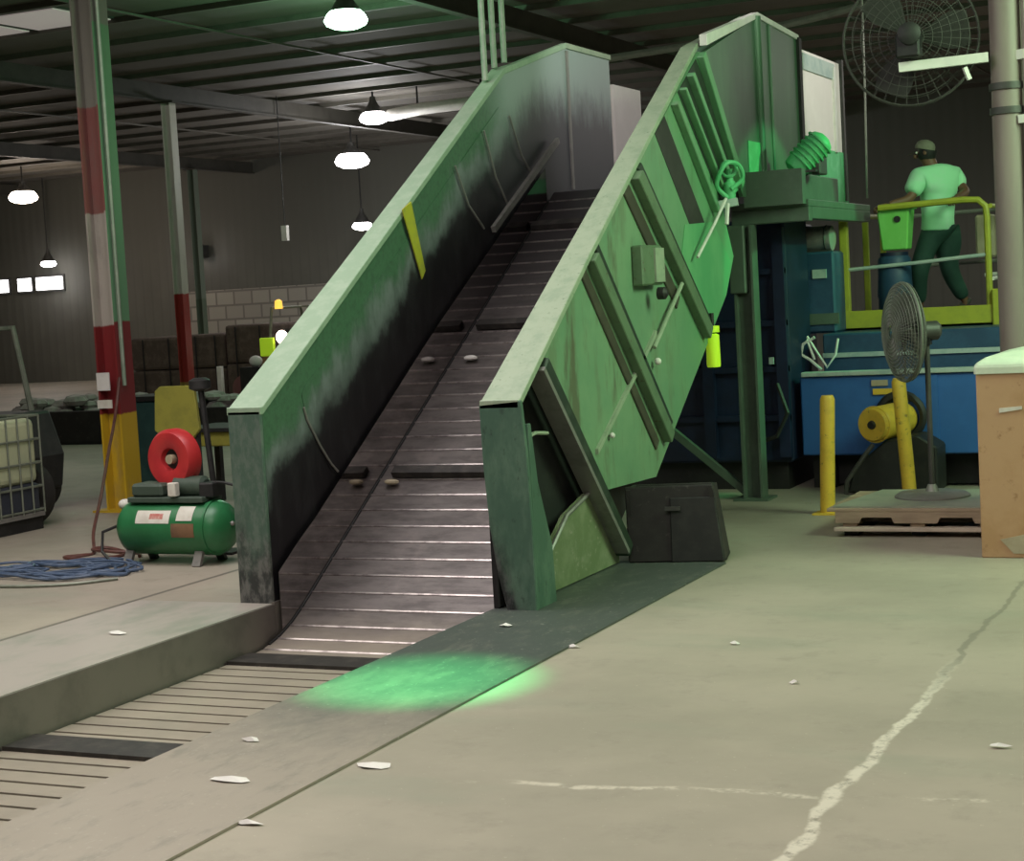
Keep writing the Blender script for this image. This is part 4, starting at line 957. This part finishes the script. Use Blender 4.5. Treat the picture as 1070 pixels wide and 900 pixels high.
forklift((-12.1, 13.1, 0), 'dark forklift parked behind the caged tote at left edge', M['black'], 1.1, None, 1.80).rotation_euler = (0, 0, PI/2)
forklift((-17.72, 28.95, 0), 'distant forklift with a bright work lamp and amber beacon beyond the left rail', M['rust'], 1.1, True, 1.85)
# far things
def bale(x, y, w, d, h, lab, n):
    t = thing('waste_bale', lab, 'bale', (x, y, 0), 'far brown bales')
    for k in range(n):
        z0 = h*k/n
        B(x-w/2+random.uniform(-.03, .03), x+w/2+random.uniform(-.03, .03), y-d/2, y+d/2, z0+.005, h*(k+1)/n-.005).build('bale_layer', M['bale'], t, .06, 2)
    for k in range(3): 
        zz = h*(k+.5)/3
    for xx in (x-w*.25, x+w*.25): B(xx-.012, xx+.012, y-d/2-.045, y-d/2-.03, .03, h-.04).build('strap', M['black'], t)
bale(-19.45, 30.2, 1.15, 1.2, 1.56, 'tall brown waste bale stack right of the far column, biggest one', 2)
bale(-20.62, 30.4, .95, 1.2, 1.40, 'brown waste bale stack between the far columns', 2)
bale(-22.0, 30.6, 1.3, 1.2, 1.38, 'brown waste bale stack left of the white and red column', 2)
bale(-18.75, 32.4, 1.2, 1.2, 1.42, 'brown waste bale stack behind the distant forklift', 2)
rr = thing('paper_roll', 'dull pink roll end lying in front of the far bales', 'roll', (-18.05, 27.2, 0))
MB().lathe((-18.06, 27.2, .40), (0, 1, 0), [(0, .05), (0, .24), (.6, .24), (.6, .05)], 24).build('roll_body', M['pink'], rr)
MB().lathe((-18.06, 27.18, .40), (0, 1, 0), [(0, .04), (.03, .05)], 12).build('roll_core', M['rust'], rr)
B(-18.3, -17.9, 27.3, 27.7, 0, .16).build('roll_cradle', M['black'], rr)
ws = thing('white_post', 'short white post standing beside the far bales', 'post', (-19.9, 29.2, 0))
B(-19.97, -19.86, 29.15, 29.25, 0, .75).build('post_shaft', M['white'], ws, .01); B(-20.02, -19.8, 29.1, 29.3, 0, .03).build('post_base', M['white'], ws)
wb = thing('white_sack', 'small white sack on a dark crate near the distant forklift', 'sack', (-17.6, 27.0, 0))
MB().ball((-17.62, 27.0, .90), .13, (1, .8, .8)).build('sack_body', M['white'], wb); B(-17.85, -17.4, 26.8, 27.2, 0, .8).build('crate', M['black'], wb)
# dark trough with pale debris, far left
tr = thing('scrap_trough', 'low dark steel trough filled with pale scrap along the far floor', 'trough', (-15.8, 20.9, 0))
m = MB(); m.box(-18.2, -12.6, 20.6, 20.66, .02, .5); m.build('front_side', M['blackbox'], tr, .01)
B(-18.2, -12.6, 21.8, 21.86, .02, .55).build('back_side', M['blackbox'], tr); B(-18.2, -18.14, 20.66, 21.8, .02, .5).build('end_side', M['blackbox'], tr); B(-12.66, -12.6, 20.66, 21.8, .02, .5).build('end_side', M['blackbox'], tr)
B(-18.2, -12.6, 20.6, 21.86, 0, .02).build('bottom', M['black'], tr)
m = MB(); rnd = random.Random(5)
for k in range(130):
    x = -18.0 + 5.2*rnd.random(); y = 20.75 + rnd.random()*.95
    m.ball((x, y, .42 + .22*rnd.random()), .10+.09*rnd.random(), (1.3, 1, .55), 6, 4)
o = m.build('loose_scrap', worn('pale_scrap', (.33, .31, .28), (.2, .19, .17), 6, .8)); tag(o, 'pale crumpled scrap heaped in the dark trough', 'scrap'); o['kind'] = 'stuff'

# scraps of paper on the floor
SC = [(-4.12, 8.65, .05, 'white paper scrap on the plate near the conveyor end panel'), (-3.89, 5.59, .09, 'long pale paper scrap on the dusty plate, nearest the lower cleat'),
      (-4.16, 6.14, .045, 'small white scrap on the dusty plate left of the green light pool'), (-3.45, 5.94, .10, 'crumpled white scrap just past the plate edge'),
      (-3.53, 5.15, .06, 'pale scrap on the plate edge at bottom left'), (-6.36, 8.10, .08, 'white scrap on the pale strip left of the pit'),
      (-1.14, 6.75, .045, 'white scrap on the concrete right of the chalk joint'), (-2.73, 8.44, .035, 'tiny white scrap on the open floor by the plate'),
      (-3.54, 8.23, .04, 'tiny scrap on the plate edge right of the end panel'), (-2.2, 7.65, .03, 'tiny pale fleck in the middle of the open floor')]
for (x, y, w, lab) in SC:
    m = MB(); n = 7; rnd = random.Random(int(x*1000)); z0 = .014 if (-4.43 < x < -3.56 or x < -5.95) else .002
    vs = [(x+w*(.7+.5*rnd.random())*math.cos(2*PI*k/n), y+w*.45*(.6+.5*rnd.random())*math.sin(2*PI*k/n), z0+.012*rnd.random()) for k in range(n)] + [(x, y, z0+.02)]
    m.add(vs, [(k, (k+1) % n, n) for k in range(n)]); tag(m.build('paper_scrap', M['white']), lab, 'scrap', 'paper scraps on the floor')
for (x, y, lab) in ((-5.84, 10.44, 'small orange rag caught on the belt edge at the third cleat'), (-5.8, 11.70, 'small white scrap riding on the belt halfway up')):
    z0 = belt_z(y)+.015; m = MB().ball((x+.06, y, z0+.02), .042, (1.4, .8, .5), 8, 5)
    tag(m.build('belt_scrap', M['tan'] if 'orange' in lab else M['white']), lab, 'scrap')

# ------------------------------------------------------------------ lamps
def highbay(x, y, z, r, mat, lab, ceil=True, power=0, col=(1, 1, 1)):
    t = thing('high_bay_lamp', lab, 'lamp', (x, y, z), 'high bay lamps')
    MB().lathe((x, y, z+.1), (0, 0, 1), [(0, r*.8), (.10, r*.6), (.22, r*.32), (.30, r*.2), (.36, r*.2)], 24, False).build('reflector', M['dkgrey'], t)
    MB().lathe((x, y, z), (0, 0, 1), [(-.30*r, r*.15), (-.25*r, r*.55), (-.10*r, r*.88), (.1*r, r*.98), (.35*r, r*.85), (.5*r, r*.7)], 24).build('lens', mat, t)
    if z+.46 < CEIL: MB().tube([(x, y, z+.44), (x, y, CEIL)], .02, 6).build('stem', M['black'], t)
    if power:
        ld = bpy.data.lights.new('lamp_light', 'POINT'); ld.energy = power; ld.color = col; ld.shadow_soft_size = .25
        lo = bpy.data.objects.new('lamp_light', ld); COL.objects.link(lo); lo.location = (x, y, z-.7)
highbay(-11.55, 20.4, 5.55, .30, M['lampg'], 'large green tinted high bay lamp above the left rail', power=170, col=(.35, 1, .5))
highbay(-17.0, 30.9, 5.48, .30, M['lampw'], 'bright white high bay lamp beside the pale roof duct', power=170)
highbay(-19.6, 34.5, 5.0, .40, M['lampw'], 'largest white high bay lamp below the duct lamp', power=170)
highbay(-21.7, 38.5, 3.75, .26, M['lampw'], 'small low white lamp just left of the conveyor rail', power=100)
highbay(-31.5, 37.5, 5.15, .40, M['lampwarm'], 'warm glowing lamp at far left', power=150, col=(1, .85, .7))
highbay(-33.95, 41.3, 3.5, .24, M['lampw'], 'small white lamp above the bright windows', power=10)
wl_ = thing('wall_light', 'tiny bright light beside the farthest column', 'lamp', (-28.9, 41.6, 3.45))
B(-29.05, -28.75, 41.7, 42.0, 3.4, 3.75).build('housing', M['dkgrey'], wl_); MB().ball((-28.9, 41.62, 3.52), .12, (1, 1, 1.4)).build('lens', M['lampw'], wl_)
du = thing('roof_duct', 'pale roof duct pipe next to the bright lamp', 'duct', (-16.3, 31, 5.6))
MB().tube([(-16.7, 31.0, 5.55), (-15.9, 30.9, 5.6), (-14.2, 30.7, 5.6)], .12, 12).build('duct_body', M['white'], du)
for x in (-16.0, -14.6): MB().tube([(x, 30.9, 5.6), (x, 30.9, CEIL)], .02, 6).build('hanger', M['black'], du)
hb = thing('hanging_sign', 'small blank pale box hanging far off left of the conveyor', 'sign', (-18.68, 30, 3.2))
B(-18.74, -18.62, 29.95, 30.05, 3.18, 3.48).build('sign_box', M['white'], hb); MB().tube([(-18.68, 30, 3.48), (-18.68, 30, CEIL)], .01, 6).build('cord', M['black'], hb)
tag(MB().tube([(-8.6, 20.0, 4.60), (-6.51, 20.0, 4.68), (-5.18, 20.0, 4.82), (-4.2, 20.0, 4.95)], .045, 8).build('roof_pipe', M['grey']), 'pale pipe crossing under the roof behind the conveyor head', 'pipe')

def area(loc, size, power, col, aim=None):
    ld = bpy.data.lights.new('area_light', 'AREA'); ld.shape = 'RECTANGLE'; ld.size = size[0]; ld.size_y = size[1]; ld.energy = power; ld.color = col
    o = bpy.data.objects.new('area_light', ld); COL.objects.link(o); o.location = loc
    if aim: o.rotation_euler = (Vector(aim)-Vector(loc)).to_track_quat('-Z', 'Y').to_euler()
    return o
area((-2.5, 3.5, 5.7), (6, 5), 380, (1, .93, .86))
area((-9, 7.5, 5.7), (5, 5), 260, (1, .95, .88))
area((1.5, 11.0, 5.5), (3, 4), 620, (.66, 1, .60), (-3.6, 12.2, 1.0))
area((-6.0, 9.0, 5.8), (3, 3), 150, (1, .94, .97))
area((-22, 24, 5.6), (14, 14), 170, (1, .96, .9))
area((0, 30, 5.6), (10, 12), 600, (1, .93, .86))
def spot(loc, aim, power, col, ang, blend):
    ld = bpy.data.lights.new('spot_light', 'SPOT'); ld.energy = power; ld.color = col; ld.spot_size = math.radians(ang); ld.spot_blend = blend; ld.shadow_soft_size = .05
    o = bpy.data.objects.new('spot_light', ld); COL.objects.link(o); o.location = loc
    o.rotation_euler = (Vector(aim)-Vector(loc)).to_track_quat('-Z', 'Y').to_euler()
spot((-3.7, 7.2, 5.6), (-3.99, 7.35, 0), 5200, (.06, 1, .30), 14.5, 1.0)
spot((-9.5, 10.4, 5.7), (-6.05, 13.2, 3.85), 230, (.2, 1, .4), 24, .8)

spot((-1.2, 16.2, 5.7), (-4.28, 16.75, 3.62), 330, (1, .93, .92), 26, .5)  # unseen white fill spot added to brighten the right hopper sheet
spot((-3.6, 13.2, 5.75), (-5.95, 15.2, 3.4), 260, (1, .96, .95), 48, .7)  # unseen white spot added to brighten the head and left hopper sheet
spot((.4, 15.2, 4.4), (-4.2, 14.7, 1.95), 620, (.16, 1, .36), 28, .2)
w = bpy.data.worlds.new('world'); S.world = w; w.use_nodes = True
w.node_tree.nodes['Background'].inputs[0].default_value = (.9, .92, .95, 1); w.node_tree.nodes['Background'].inputs[1].default_value = .05
S.view_settings.view_transform = 'Standard'; S.view_settings.look = 'None'; S.view_settings.exposure = 0.0
